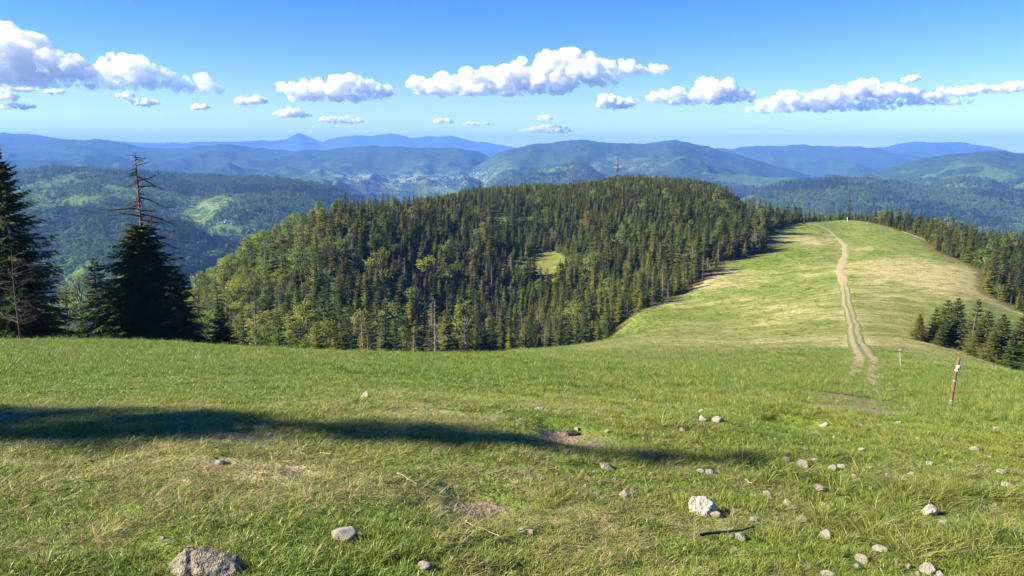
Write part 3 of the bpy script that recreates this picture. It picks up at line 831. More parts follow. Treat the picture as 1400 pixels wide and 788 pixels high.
rest = np.where(~chosen & ((vis > 0) | (RNG.random(N) < 0.6)))[0]
fl = [x for g_ in PROTOS for x in g_]
first = np.cumsum([0] + [len(g_) for g_ in PROTOS])
ii = np.array([first[kind[i]] + RNG.integers(len(PROTOS[kind[i]])) for i in rest])
ss = hh[rest] / np.array([fl[k][2] for k in ii]); wx = ss * RNG.uniform(1.15, 1.75, len(ss))
instancer('forest', np.stack([fx[rest], fy[rest], fz[rest] - 0.1], 1), np.stack([0 * ss, 0 * ss, RNG.random(len(ss)) * 6.28], 1), np.stack([wx, wx, ss], 1), ii, [merged(p) for p in fl])
print('TREES', N, 'individual', int(chosen.sum()), 'rest', len(rest), [int((kind[chosen] == k).sum()) for k in range(4)])

# ------------------------------------------------------------------ picture rays onto the ground
def ground_at(px, py, ymax=700.0):
    a, b = slopes(px, py)
    Y = np.geomspace(2.0, ymax, 4000)
    d = EYE + b * Y - hit(a * Y, Y)
    k = np.where(d <= 0)[0]
    i = k[0] if len(k) else len(Y) - 1
    return a * Y[i], Y[i], float(hit(a * Y[i], Y[i]))

def tree_from(px, top, Y):
    a, b = slopes(px, top)
    x = a * Y; z = float(hit(x, Y)); s_, c_ = slopes(px, top)
    return (x, Y, z - 0.1), EYE + b * Y - z

# ------------------------------------------------------------------ the dark trees at the left edge
def big_tree(name, label, cat, loc, rz, crown, trunk, mats, extra=()):
    e = top_empty(name, loc, rz, 1.0, label=label, category=cat)
    obj('trunk', mesh_np('trunk', *trunk, mats[1]), e)
    if crown is not None: obj('crown', mesh_np('crown', *crown, mats[0], smooth=False), e)
    for nm, m in extra: obj(nm, m, e)
    return e

loc, h_ = tree_from(-2, 203, 57)
c_, t_ = spruce(h_, 4.5, 64, 10, 16, 901, 0.34, 0.02, 1.15, 0.72, 0.08, 0.085)
big_tree('spruce_tree', 'huge dark spruce cut off by the left edge of the view', 'spruce', loc, 0.4, c_, t_, (M_needle_dark, M_bark))

loc, h_ = tree_from(184, 206, 60)
c_, t_ = spruce(h_, 5.6, 50, 10, 17, 902, 0.36, 0.02, 1.15, 0.74, 0.12, 0.095, top=0.36, asym=0.12)
g_ = np.random.default_rng(77); dead = []
for i in range(46):
    t = 0.56 + 0.43 * (i / 46) ** 0.9; z = h_ * t; a = g_.random() * 6.28
    L = (0.7 + 3.5 * (1 - t) / 0.44) * g_.uniform(0.45, 1.05) * (0.75 if i % 3 else 1.1)
    d = np.array([math.cos(a), math.sin(a), g_.normal(-0.02, 0.30)]); p = [np.array([0, 0, z])]
    for s in range(5):
        p.append(p[-1] + d * L / 5); d = d + np.array([g_.normal(0, 0.20), g_.normal(0, 0.20), g_.normal(-0.10 + 0.075 * s, 0.10)])
    dead.append(tube(p, np.array([0.055, 0.045, 0.036, 0.028, 0.02, 0.01]) * (0.85 + L * 0.25), 4))
    for q in range(7):
        j = g_.integers(1, 6); dd = d * 0.4 + g_.normal(0, 0.6, 3); dd /= np.linalg.norm(dd)
        dead.append(tube([p[j], p[j] + dd * L * 0.12, p[j] + dd * L * 0.22 + np.array([0, 0, -0.05 * L])], np.array([0.016, 0.012, 0.006]), 4))
big_tree('spruce_tree', 'spruce with a long bare dead top standing at the left above the crest', 'spruce', loc, 0.9, c_, t_, (M_needle_dark, M_bark), [('dead_branches', mesh_np('dead_branches', *join(dead), M_bark, smooth=False))])

for (px, top, Y, r_, sd_, lab) in [(128, 350, 64, 2.3, 903, 'short dark spruce leaning against the dead topped spruce on its left side'),
                                   (236, 366, 58, 3.0, 904, 'short dark spruce crowding the right side of the dead topped spruce'),
                                   (300, 420, 66, 1.6, 905, 'small dark spruce just right of the dead topped spruce'),
                                   (152, 385, 56, 2.6, 906, 'low bushy spruce in front of the dead topped spruce')]:
    loc, h_ = tree_from(px, top, Y)
    c_, t_ = spruce(h_, r_, 24, 9, 11, sd_, 0.3, 0.02, 1.1, 0.65, 0.08, 0.09)
    big_tree('spruce_tree', lab, 'spruce', loc, sd_ * 1.7, c_, t_, (M_needle_dark, M_bark))
for (px, top, Y, r_, sd_, lab, mt) in [(88, 388, 66, 1.7, 911, 'orange tinged budding bush between the two big dark spruces', M_bush), (66, 412, 70, 1.3, 912, 'yellow green bush beside the huge left spruce', M_fresh),
                                   (106, 372, 80, 1.5, 913, 'pale young tree behind the orange tinged bush', M_fresh), (268, 432, 72, 1.2, 914, 'low yellow green bush right of the dead topped spruce', M_fresh)]:
    loc, h_ = tree_from(px, top, Y)
    c_, t_ = broadleaf(h_, r_, sd_, 34, 44, 0.17, 0.06)
    big_tree('bush', lab, 'bush', loc, sd_, c_, t_, (mt, M_barkgrey))
loc, h_ = tree_from(12, 330, 52)
br, tk = bare_tree(h_, 2.8, 60, 921, 0.15, 0.3, 0.008, 4, 0.4)
big_tree('dead_tree', 'thin bare grey tree in front of the huge left spruce', 'dead tree', loc, 0.3, None, tk, (None, M_bark), [('branches', mesh_np('branches', *join(br), M_barkgrey, smooth=False))])
# trees just outside the left edge, the ones whose shade reaches into the view
def outside(x, y, h_, r_, sd_, lab):
    c_, t_ = spruce(h_, r_, 34, 10, 10, sd_, 0.3, 0.03, 1.1, 0.85, 0.03, 0.10)
    big_tree('spruce_tree', lab, 'spruce', (x, y, float(hit(x, y)) - 0.1), sd_, c_, t_, (M_needle_dark, M_bark))
tipx, tipy, tipz = ground_at(1088, 632)
sbx, sby = tipx + sunv.x / math.hypot(sunv.x, sunv.y) * SHADE_REACH, tipy + sunv.y / math.hypot(sunv.x, sunv.y) * SHADE_REACH
outside(sbx, sby, SHADE_REACH * math.tan(SUN_EL) + tipz - float(hit(sbx, sby)), 2.3, 931, 'lone spruce on the slope whose long shadow crosses the grass')
outside(-50, 55, 12, 3.4, 932, 'spruce outside the left edge, nearest to the huge dark one')
outside(-49, 62, 11, 3.4, 933, 'spruce outside the left edge, farthest from the path')

# ------------------------------------------------------------------ the clump on the right slope
for n_, (px, top, Y, wd) in enumerate([(1259,428,108,1.1),(1279,420,109,1.15),(1297,409,112,1.05),(1312,406,110,1.1),(1336,408,108,1.0),(1352,424,101,1.15),(1374,428,96,1.2),(1396,430,95,1.2),(1415,420,97,1.2),(1340,446,100,1.2),
                                  (1288,440,106,1.2),(1334,420,104,1.0),(1362,452,95,1.2),(1386,455,92,1.1),(1432,430,96,1.2),(1408,462,91,1.0)]):
    loc, h_ = tree_from(px, top, Y)
    k = 3 if n_ == 11 else 0
    pr = (CLUMP + [DEAD[0]])[n_ % 3] if k == 0 else DEAD[0]
    s = h_ / pr[2]
    plant_tree(KN[k][0], pr, loc, n_ * 2.1, (s * wd * 1.4, s * wd * 1.4, s), ('dark spruce in the clump on the right slope beyond the wooden post' if k == 0 else 'grey bare dead tree inside the spruce clump on the right slope'), KN[k][1],
               'spruces of the clump on the right slope' if k == 0 else None, KN[k][3])

# ------------------------------------------------------------------ trees that stand out against the hills
for n_, (px, top, Y, kd, sc, lab) in enumerate([
    (845, 209, 640, 1, 0.55, 'thin dark tree sticking up alone from the top of the wooded hill'), (783, 220, 640, 3, 0.8, 'bare snag on the hilltop, left of the lone thin dark tree'), (777, 226, 630, 3, 0.6, 'shorter bare snag beside the hilltop snag'),
    (565, 247, 520, 3, 0.8, 'first bare snag on the left skyline of the wooded hill, seen from the left'), (575, 240, 530, 3, 0.9, 'tall bare snag next to the first one on the left skyline'), (608, 246, 545, 3, 0.8, 'bare snag on the skyline between the tall snag and the dark spruce'),
    (631, 243, 560, 1, 0.9, 'dark spruce rising above the left skyline of the wooded hill'), (659, 234, 575, 3, 0.8, 'bare snag on the skyline left of the hilltop'), (656, 244, 570, 1, 1.3, 'broad dark spruce on the skyline below the bare snag'),
    (1163, 256, 450, 1, 0.65, 'tall ragged spruce behind the upper end of the meadow'), (497, 270, 470, 3, 0.9, 'bare tree alone on the lower left skyline'), (402, 286, 395, 2, 0.8, 'pale leafy tree on the lower left skyline'),
    (463, 276, 450, 1, 0.9, 'dark spruce on the lower left skyline'), (1038, 252, 590, 3, 0.7, 'bare snag on the right shoulder of the wooded hill'), (700, 235, 600, 3, 0.7, 'bare snag on the skyline just left of the hilltop')]):
    loc, h_ = tree_from(px, top, Y)
    pr = PROTOS[kd][n_ % len(PROTOS[kd])]; s = h_ / pr[2]
    plant_tree(KN[kd][0], pr, loc, n_ * 1.3, (s * sc, s * sc, s), lab, KN[kd][1], None, KN[kd][3])

# ------------------------------------------------------------------ wheel-worn track
def ribbon(name, pts, half, lift, mat, seed=0, n_across=9, z_of=hit):
    T = np.gradient(pts, axis=0); T /= np.linalg.norm(T, axis=1)[:, None]; Nn = np.stack([T[:, 1], -T[:, 0]], 1)
    s = np.linspace(-1, 1, n_across); rows = []
    arc = np.concatenate([[0], np.cumsum(np.hypot(*np.diff(pts, axis=0).T))])
    L_ = half * (1 + 0.4 * fbm(arc / 14.0, arc * 0 + seed, 3)); R_ = half * (1 + 0.4 * fbm(arc / 14.0, arc * 0 + seed + 9.3, 3))
    w_ = np.where(s[None] < 0, L_[:, None], R_[:, None]) * s[None]
    q = pts[:, None, :] + Nn[:, None, :] * w_[..., None]
    z = z_of(q[..., 0], q[..., 1]) + lift * (1 - 0.9 * np.abs(s[None]) ** 3)
    vs = np.concatenate([q, z[..., None]], -1).reshape(-1, 3)
    i = np.arange(len(pts) - 1)[:, None] * n_across; j = np.arange(n_across - 1)[None]
    fs = np.stack([i + j, i + j + n_across, i + j + n_across + 1, i + j + 1], -1).reshape(-1, 4)
    m_ = mesh_np(name, vs, fs[:, ::-1], mat)
    pattr(m_, 'across', np.tile(s, len(pts)))
    pattr(m_, 'along', np.repeat(arc, n_across))
    return m_
def track_material():
    g = NT('worn_earth'); p = g.pos()
    n2 = g.noise(p, 0.8, 5, 0.65); n3 = g.noise(p, 6, 4, 0.7); n4 = g.noise(p, 0.06, 3, 0.6)
    ac = g.math('ABSOLUTE', g.attr('across'))
    soil = g.mix(g.mapr(n2, 0.35, 0.65), (0.23, 0.185, 0.095), (0.36, 0.305, 0.165))
    soil = g.mix(g.mapr(n3, 0.4, 0.7, 0, 0.5), soil, (0.40, 0.35, 0.205))
    grass = g.mix(n3, (0.07, 0.125, 0.02), (0.20, 0.21, 0.06))
    rut = g.math('ADD', g.math('MULTIPLY', g.math('SUBTRACT', g.math('ADD', g.math('MULTIPLY', n3, 0.5), g.math('MULTIPLY', n2, 0.5)), 0.5), 1.6), g.math('ABSOLUTE', g.math('SUBTRACT', ac, 0.45)))
    full = g.math('MULTIPLY', g.mapr(g.attr('along'), 180, 235), g.mapr(g.attr('along'), 390, 330))
    grassy = g.mapr(g.math('SUBTRACT', rut, g.math('SUBTRACT', g.math('MULTIPLY', full, 0.30), g.math('MULTIPLY', g.mapr(g.attr('along'), 22, 2), 0.45))), 0.20, 0.38)
    col = g.mix(grassy, soil, grass)
    return g.bsdf(col, 0.95, g.bump(n3, 0.04, 0.8), 0.1)
trk = _dense(TR[2:], 0.5)
arc_ = np.concatenate([[0], np.cumsum(np.hypot(*np.diff(trk, axis=0).T))])
trk = trk + np.stack([0.2 * fbm(arc_ / 25, arc_ * 0, 2) + 0.7 * fbm(arc_ / 60, arc_ * 0 + 4, 2), 0 * arc_], 1)
half_ = np.interp(arc_, [0, 20, 45, 120, 240, 330, 400], [1.2, 1.2, 1.1, 1.05, 1.3, 1.25, 0.6])
tm = ribbon('dirt_track', trk, half_, 0.02 + 0.0003 * arc_[:, None], track_material(), 2.0, 13)
obj('dirt_track', tm, kind='structure')

# ------------------------------------------------------------------ grass
def blade_tuft(name, n, hlo, hhi, spread, lean, wd, straw, seed, mat, flat=0.0):
    g = np.random.default_rng(seed)
    a = g.random(n) * 6.28; rr_ = spread * np.sqrt(g.random(n))
    b = np.stack([np.cos(a) * rr_, np.sin(a) * rr_, np.full(n, -0.012)], 1)
    h = g.uniform(hlo, hhi, n); la = a + g.normal(0, 1.0, n); le = np.abs(g.normal(lean, lean * 0.5, n)) + flat * g.random(n)
    d = np.stack([np.cos(la), np.sin(la), 0 * la], 1)
    fa = g.random(n) * 6.28; wv = np.stack([np.cos(fa), np.sin(fa), 0 * fa], 1) * (wd * g.uniform(0.6, 1.3, n))[:, None]
    vs = np.zeros((n, 8, 3)); 
    for k, (t, wk) in enumerate([(0, 0.8), (0.4, 1.0), (0.75, 0.7), (1.0, 0.08)]):
        up = h * t * (1 - 0.35 * np.minimum(le, 1.2) * t); out = h * le * t ** 1.7
        c = b + d * out[:, None]; c[:, 2] += np.maximum(up, 0.012 * t)
        vs[:, 2 * k] = c - wv * wk; vs[:, 2 * k + 1] = c + wv * wk
    q = np.array([[0, 1, 3, 2], [2, 3, 5, 4], [4, 5, 7, 6]])
    f = (np.arange(n)[:, None, None] * 8 + q[None]).reshape(-1, 4)
    m_ = mesh_np(name, vs.reshape(-1, 3), f, mat, smooth=False)
    st = (g.random(n) < straw).astype(float)
    pattr(m_, 'straw', np.repeat(st, 8)); pattr(m_, 'bv', np.repeat(g.random(n), 8)); pattr(m_, 'ht', np.tile([0, 0, .4, .4, .75, .75, 1, 1], n))
    return m_
def grass_material():
    g = NT('grass_blades'); bv = g.attr('bv'); tint = g.attr('tint', 'INSTANCER')
    deep = g.mix(bv, (0.088, 0.172, 0.017), (0.155, 0.248, 0.028))
    yel = g.mix(bv, (0.170, 0.225, 0.024), (0.270, 0.305, 0.055))
    col = g.mix(tint, deep, yel)
    st = g.mix(bv, (0.25, 0.185, 0.075), (0.50, 0.41, 0.21))
    col = g.mix(g.attr('straw'), col, st)
    return g.leaf(col, 0.38, rough=0.45, spec=0.35)
M_grass = grass_material()
TUFTS = [blade_tuft('turf', 52, 0.03, 0.075, 0.10, 0.7, 0.0026, 0.14, 1, M_grass), blade_tuft('turf', 52, 0.035, 0.085, 0.10, 0.8, 0.0028, 0.10, 2, M_grass),
         blade_tuft('grass', 46, 0.06, 0.14, 0.09, 0.6, 0.0030, 0.06, 3, M_grass), blade_tuft('grass', 44, 0.07, 0.15, 0.08, 0.7, 0.0030, 0.08, 4, M_grass),
         blade_tuft('long_grass', 36, 0.10, 0.25, 0.07, 0.65, 0.0036, 0.05, 5, M_grass), blade_tuft('long_grass', 34, 0.12, 0.28, 0.08, 0.8, 0.0036, 0.10, 6, M_grass),
         blade_tuft('straw', 46, 0.03, 0.09, 0.11, 0.9, 0.0028, 0.62, 7, M_grass, 0.5), blade_tuft('straw', 44, 0.03, 0.11, 0.10, 0.9, 0.0028, 0.5, 8, M_grass, 0.5),
         blade_tuft('mixed', 50, 0.03, 0.09, 0.11, 1.0, 0.0026, 0.42, 9, M_grass, 0.3), blade_tuft('mixed', 48, 0.04, 0.10, 0.10, 1.0, 0.0028, 0.5, 10, M_grass, 0.3)]
LUSH = [(1150,720,4.9,0.9,0.5,0.5),(1350,740,4.6,0.9,0.6,0.5),(1250,660,6.1,1.4,0.8,0.4),(620,765,4.3,0.45,0.2,0.4),(480,775,4.2,0.35,0.15,0.3),(900,770,4.2,0.8,0.3,0.3),(1060,640,6.6,1.0,0.5,0.35),(1070,570,9.8,1.0,0.6,0.5),(330,775,4.0,0.4,0.12,0.35),(960,600,7.8,1.0,0.4,0.3),(100,775,4.1,0.8,0.2,0.4)]
STONES = """713,727,12,0|725,728,13,2|978,705,15,3|1029,711,11,1|1012,735,15,4|1006,751,10,5|854,678,15,6|789,580,5,1|789,587,8,2|831,590,9,3|840,656,6,4|871,653,6,5|889,649,7,6|949,634,5,7|958,644,11,8|970,646,11,0|982,639,5,1
1050,677,14,2|1003,697,6,3|933,588,8,4|980,574,14,5|961,574,12,6|857,562,7,7|960,564,8,8|1290,714,13,1|1272,716,7,2|1203,750,20,3|1178,766,20,4|1169,775,13,5|1268,780,21,6|1255,785,12,7|1286,787,13,8|1242,775,10,0|1130,786,16,1|1128,732,20,2
1098,711,13,3|1076,688,13,4|1121,668,16,5|1128,691,12,6|1157,652,9,7|1167,651,9,8|1138,641,12,0|1151,637,13,1|1115,630,10,2|1098,636,18,3|1075,629,12,4|1214,651,9,5|1236,655,11,6|1245,648,9,7|1157,680,6,8|1101,614,6,0|1095,607,5,1|1179,616,9,2
1271,634,10,3|1368,645,11,4|1379,663,17,5|1353,625,5,6|1365,586,12,7|1334,579,5,8|1177,582,6,0|1127,581,12,1|1202,582,8,2|1240,583,10,3|1332,614,12,4|470,733,31,6|581,775,20,0|258,736,9,3|222,737,9,4|301,632,14,5|499,542,13,6|3,572,14,7|370,594,8,8
124,619,9,0|738,559,13,1|747,562,8,2|868,547,5,3|572,500,5,4|1190,640,5,2|1062,655,6,5|1087,700,5,7|1310,705,6,1|1212,580,6,4|1228,578,7,6|880,600,5,0|812,646,6,3|925,640,5,8|1044,622,6,1|1330,590,5,3|1160,602,5,2|1060,600,5,5|1015,612,5,7|230,744,6,2|1105,655,6,1|1190,668,7,2|1215,690,8,3|1340,700,7,4|1060,700,6,5|1150,715,7,6|1225,730,7,7|1085,755,8,8|1320,755,7,0|1360,690,6,1|1010,680,6,2|930,640,6,3|905,655,5,4|1030,640,6,5|1195,650,5,6|1290,660,6,7|1140,598,5,8|1255,600,6,0|1300,630,5,1|1060,612,5,2|760,640,5,3|800,665,6,4|690,655,5,5|150,690,6,6|430,650,5,7|520,690,6,8"""
STONE_AT = []
for it in STONES.replace('\n', '|').split('|'):
    px, py, wd, kk = map(int, it.split(','))
    x, y, z = ground_at(px, py + wd * 0.12); STONE_AT.append((x, y, z, wd * y / FPX * 1.3, px, py, kk))
CLEAR = np.array([(q[0], q[1], q[3]) for q in STONE_AT] + [(*ground_at(px, py)[:2], wd * ground_at(px, py)[1] / FPX) for px, py, wd in [(962,703,46),(250,781,60),(290,781,60),(1270,703,27),(831,640,26),(782,595,22)]])
gp, gi_, gs, gt = [], [], [], []
for (r0, r1, dn) in [(2.6, 4.6, 380), (4.6, 7, 260), (7, 11, 130), (11, 18, 58), (18, 34, 22), (34, 75, 6.0)]:
    n = int(0.5 * (r1 * r1 - r0 * r0) * 2 * R(38) * dn)
    rr_ = np.sqrt(RNG.uniform(r0 * r0, r1 * r1, n)); a = RNG.uniform(-R(38), R(38), n)
    x, y = rr_ * np.sin(a), rr_ * np.cos(a)
    d = dry_field(x, y); b = bare_field(x, y) + (0.35 + 0.12 * sstep(11, 16, rr_)) * np.exp(-(track_dist(x, y) / (1.0 + 1.3 * sstep(45, 20, rr_))) ** 2)
    lu = blobs(x, y, LUSH) + 0.40 * fbm(x / 1.1, y / 1.1, 3, 7.0) + 0.35 * sstep(9.5, 13, rr_) + 0.14 * sstep(0.8, 2.2, x) - 0.10 * sstep(0.5, -1.0, x) * sstep(9, 7, rr_)
    uu = RNG.random(n)
    ok = (uu > b * 1.6) & (RNG.random(n) > sstep(42, 76, rr_)) & inside(MEADOW, x, y)
    ix = np.where(d + RNG.normal(0, 0.08, n) > 0.70, 6 + RNG.integers(0, 2, n), np.where(d + RNG.normal(0, 0.1, n) > 0.38, 8 + RNG.integers(0, 2, n),
         np.where(lu > 0.50, 4 + RNG.integers(0, 2, n), np.where(lu > 0.15, 2 + RNG.integers(0, 2, n), RNG.integers(0, 2, n)))))
    ix = np.where((RNG.random(n) < 0.05) & (rr_ < 14), 6 + RNG.integers(0, 2, n), ix)
    if r0 < 18:
        ed = np.full(n, 9.0); fr = np.zeros(n, bool)
        for (qx, qy, qw) in CLEAR:
            dx, dy_ = x - qx, y - qy; L_ = math.hypot(qx, qy); along = (dx * qx + dy_ * qy) / L_; perp = np.abs(dx * qy - dy_ * qx) / L_
            ed = np.minimum(ed, np.hypot(dx, dy_) - 0.5 * qw); fr |= (along < 0) & (along > -0.22 - 0.5 * qw) & (perp < 0.5 * qw + 0.05)
        ok &= ed > 0.035
        ix = np.where(fr & (ix >= 2), np.where(ix >= 6, 8, 0) + ix % 2, ix)
    sc = RNG.uniform(0.75, 1.2, n) * (0.66 + 0.72 * sstep(9, 40, rr_)); sz = np.where(ix >= 6, 0.50, np.where(ix >= 4, 0.75, np.where(ix >= 2, 0.70, 0.66))) + 0.3 * sstep(9, 14, rr_)
    gp.append(np.stack([x, y, hit(x, y)], 1)[ok]); gi_.append(ix[ok]); gs.append(np.stack([sc, sc, sc * sz], 1)[ok])
    gt.append(np.clip(0.52 - 0.12 * sstep(10, 14, rr_) + 0.9 * fbm(x / 2.3, y / 2.3, 3, 2.2) + 0.6 * fbm(x / 17, y / 17, 2, 6.0) + RNG.normal(0, 0.15, n), 0, 1)[ok])
gp = np.concatenate(gp); gi_ = np.concatenate(gi_); gs = np.concatenate(gs); gt = np.concatenate(gt)
instancer('grass', gp, np.stack([RNG.normal(0, 0.12, len(gs)), RNG.normal(0, 0.12, len(gs)), RNG.random(len(gs)) * 6.28], 1), gs, gi_, TUFTS, extra={'tint': gt})
# coarser tussocks on the distant meadow
n = 42000
rr_ = np.exp(RNG.uniform(math.log(60), math.log(440), n)); a = RNG.uniform(-R(20), R(37), n)
x, y = rr_ * np.sin(a), rr_ * np.cos(a)
d = dry_field(x, y); ok = inside(MEADOW, x, y) & (track_dist(x, y) > 1.7)
ix = np.where(d + RNG.normal(0, 0.14, n) > 0.42, 6 + RNG.integers(0, 2, n), np.where(RNG.random(n) < 0.25, 8, 2 + RNG.integers(0, 4, n)))
sc = RNG.uniform(1.6, 2.6, n) * np.clip(rr_ / 130, 0.9, 2.0)
instancer('tussock_grass', np.stack([x, y, hit(x, y)], 1)[ok], np.stack([0 * x, 0 * x, RNG.random(n) * 6.28], 1)[ok], np.stack([sc * 1.5, sc * 1.5, sc * 0.8], 1)[ok], ix[ok], TUFTS,
          extra={'tint': np.clip(0.28 + 0.8 * fbm(x / 30, y / 30, 3, 2.2) + RNG.normal(0, 0.2, n), 0, 1)[ok]})
print('GRASS', len(gp), int(ok.sum()))

# ------------------------------------------------------------------ stones
def rock_material(name, a, b, c):
    g = NT(name); p = g.objco(); n1 = g.noise(p, 3.2, 5, 0.65); n2 = g.noise(p, 24, 4, 0.75); n3 = g.noise(p, 1.7, 3, 0.6)
    col = g.mix(g.mapr(n1, 0.35, 0.65), a, b)
    col = g.mix(g.mapr(n3, 0.54, 0.62, 0, 0.75), col, c)
    col = g.mix(g.mapr(n2, 0.60, 0.75, 0, 0.35), col, (0.16, 0.14, 0.10))
    return g.bsdf(col, 0.93, g.bump(g.math('ADD', n2, g.math('MULTIPLY', n1, 1.5)), 0.06, 0.9), 0.15)
M_rock = rock_material('pale_sandstone', (0.52, 0.46, 0.35), (0.68, 0.62, 0.50), (0.44, 0.37, 0.26))
M_rockg = rock_material('grey_sandstone', (0.22, 0.185, 0.135), (0.34, 0.29, 0.22), (0.13, 0.115, 0.105))
M_rockd = rock_material('dark_stone', (0.06, 0.055, 0.05), (0.12, 0.11, 0.10), (0.08, 0.07, 0.06))
import bmesh
def rock(seed, sx, sy, sz, cuts=9, lvl=4, rough=0.045, planes=None):
    g = np.random.default_rng(seed)
    bm = bmesh.new(); bmesh.ops.create_icosphere(bm, subdivisions=lvl, radius=1.0)
    co = np.array([q.co[:] for q in bm.verts]); fs = np.array([[q.index for q in f_.verts] for f_ in bm.faces]); bm.free()
    for k in range(cuts):
        n_ = g.normal(0, 1, 3); n_ /= np.linalg.norm(n_); dd = g.uniform(0.5, 0.86)
        ex = np.maximum(co @ n_ - dd, 0); co = co - ex[:, None] * n_ * 0.97
    for n_, dd in (planes or []):
        n_ = np.array(n_, float); n_ /= np.linalg.norm(n_)
        ex = np.maximum(co @ n_ - dd, 0); co = co - ex[:, None] * n_ * 0.97
    o = seed * 3.1
    nz = fbm(co[:, 0] * 1.6 + o + co[:, 2], co[:, 1] * 1.6 - o + co[:, 2] * 0.7, 5)
    co = co * (1 + rough * 2.2 * nz[:, None])
    co = co * np.array([sx, sy, sz])
    return co, fs
ROCKS = []
for k in range(9):
    co, fs = rock(500 + k, 0.5, 0.40 if k % 3 else 0.46, 0.30 if k % 2 else 0.36, 8 + k % 4, 3)
    ROCKS.append((mesh_np('stone', co, fs, M_rock, smooth=False), co[:, 2].min(), co[:, 2].max()))
ROCKD = mesh_np('stone', *rock(560, 0.5, 0.4, 0.3, 9, 3), M_rockd, smooth=False)
rs = np.random.default_rng(44)
NAMED = {(470,733): 'pale wedge shaped stone in the grass at the lower middle left', (581,775): 'small rounded pale stone at the bottom edge, left of centre', (854,678): 'pale blocky stone left of the big white boulder', (978,705): 'small pale stone leaning against the big white boulder',
         (1012,735): 'pale oblong stone lying over the dark stick', (1029,711): 'small pointed white stone right of the big white boulder', (499,542): 'lone pale stone in the bright grass above the long shadow', (3,572): 'grey stone at the left edge inside the long shadow',
         (301,632): 'pale stone with dark bits lying on the bare patch at left', (713,727): 'left one of two small stones side by side below centre', (725,728): 'right one of two small stones side by side below centre', (1203,750): 'flat pale stone with a shaded right side near the lower right',
         (1178,766): 'round pale stone with a smaller one touching it, lower right', (1169,775): 'small stone touching the round pale stone, lower right', (1268,780): 'largest stone of the little heap at the bottom right', (738,559): 'pale stone at the left end of the bare strip above the shadow',
         (1379,663): 'flat stone near the right edge in the yellowed grass', (1128,732): 'flat white stone half sunk in lush grass at the right', (370,594): 'small grey stone inside the long shadow', (1365,586): 'flat pale stone on the right below the wooden post'}
for (x, y, z, W_, px, py, k) in STONE_AT:
    m_, lo, hi = ROCKS[k]
    zone = 'near the lower right corner' if px > 1040 and py > 700 else 'scattered over the grass on the right' if px > 1040 else 'around the big white boulder' if px > 800 and py > 625 else 'beside the bare ground above the long shadow' if py < 600 else 'in the short turf on the left'
    lab = NAMED.get((px, py), f'small pale stone {zone}')
    o = obj('stone', m_, label=lab, category='stone')
    if (px, py) not in NAMED: o['group'] = f'small pale stones {zone}'
    o.location = (x, y, z + W_ * rs.uniform(0.04, 0.15)); o.rotation_euler = (rs.normal(0, 0.2), rs.normal(0, 0.2), rs.random() * 6.28); o.scale = (W_ * rs.uniform(0.95, 1.1), W_, W_ * rs.uniform(0.8, 1.05))
for (px, py, wd, lab) in [(891,674,9,'small dark stone between the pale blocky stone and the big boulder'), (782,595,22,'dark clod at the left end of the bare hollow in the shadow'), (183,644,6,'left one of two tiny dark stones on the left turf'), (193,645,7,'right one of two tiny dark stones on the left turf'),(296,628,7,'tiny dark stone touching the pale stone on the bare patch')]:
    x, y, z = ground_at(px, py); W_ = wd * y / FPX
    o = obj('stone', ROCKD, label=lab, category='stone'); o.location = (x, y, z + W_ * 0.1); o.scale = (W_, W_, W_ * 0.8); o.rotation_euler = (0, 0, px)
# big ones
def hull_rock(seed, pts, W_, mat, rough=0.02, sub=4):
    bm = bmesh.new()
    for q in pts: bm.verts.new(Vector(q) * W_)
    r_ = bmesh.ops.convex_hull(bm, input=bm.verts[:])
    bmesh.ops.delete(bm, geom=[q for q in r_['geom_interior'] if isinstance(q, bmesh.types.BMVert)], context='VERTS')
    bmesh.ops.bevel(bm, geom=bm.edges[:], offset=0.018 * W_, segments=1, affect='EDGES')
    bmesh.ops.triangulate(bm, faces=bm.faces[:])
    for _ in range(sub):
        bmesh.ops.subdivide_edges(bm, edges=[e_ for e_ in bm.edges if e_.calc_length() > 0.03 * W_], cuts=1, use_grid_fill=True)
    bmesh.ops.triangulate(bm, faces=bm.faces[:]); bm.normal_update()
    co = np.array([q.co[:] for q in bm.verts]); no = np.array([q.normal[:] for q in bm.verts]); u = co / W_
    d = fbm(u[:, 0] * 3 + seed, u[:, 1] * 3 + u[:, 2] * 2.3, 5) + 0.5 * fbm(u[:, 0] * 9, u[:, 2] * 9 + u[:, 1] * 7, 3) - 1.4 * np.maximum(0, 1 - np.abs(u[:, 0] + 0.02 + 0.4 * u[:, 2]) / 0.06) * (seed == 2)
    co = co + no * (d * rough * W_)[:, None]
    for q, c_ in zip(bm.verts, co): q.co = c_
    m_ = bpy.data.meshes.new('boulder'); bm.to_mesh(m_); bm.free(); m_.materials.append(mat); return m_
x, y, z = ground_at(962, 704); W_ = 46 * y / FPX
o = obj('boulder', hull_rock(1, [(-.5,-.12,.34),(-.36,.05,.5),(.08,.1,.49),(.33,-.05,.33),(-.45,-.2,.2),(-.1,-.36,.02),(.2,-.34,-.1),(.5,.1,-.1),(.45,-.05,.12),(-.3,.3,-.1),(.3,.35,-.1),(.35,.25,.33),(-.3,.25,.42),(-.42,-.05,-.1),(.05,-.3,.16)], W_, M_rock, 0.02), label='big white boulder with a flat face, right of centre in the grass', category='boulder')
o.location = (x, y + 0.03, z + 0.02 * W_)
x, y, z = ground_at(272, 786); W_ = 106 * y / FPX
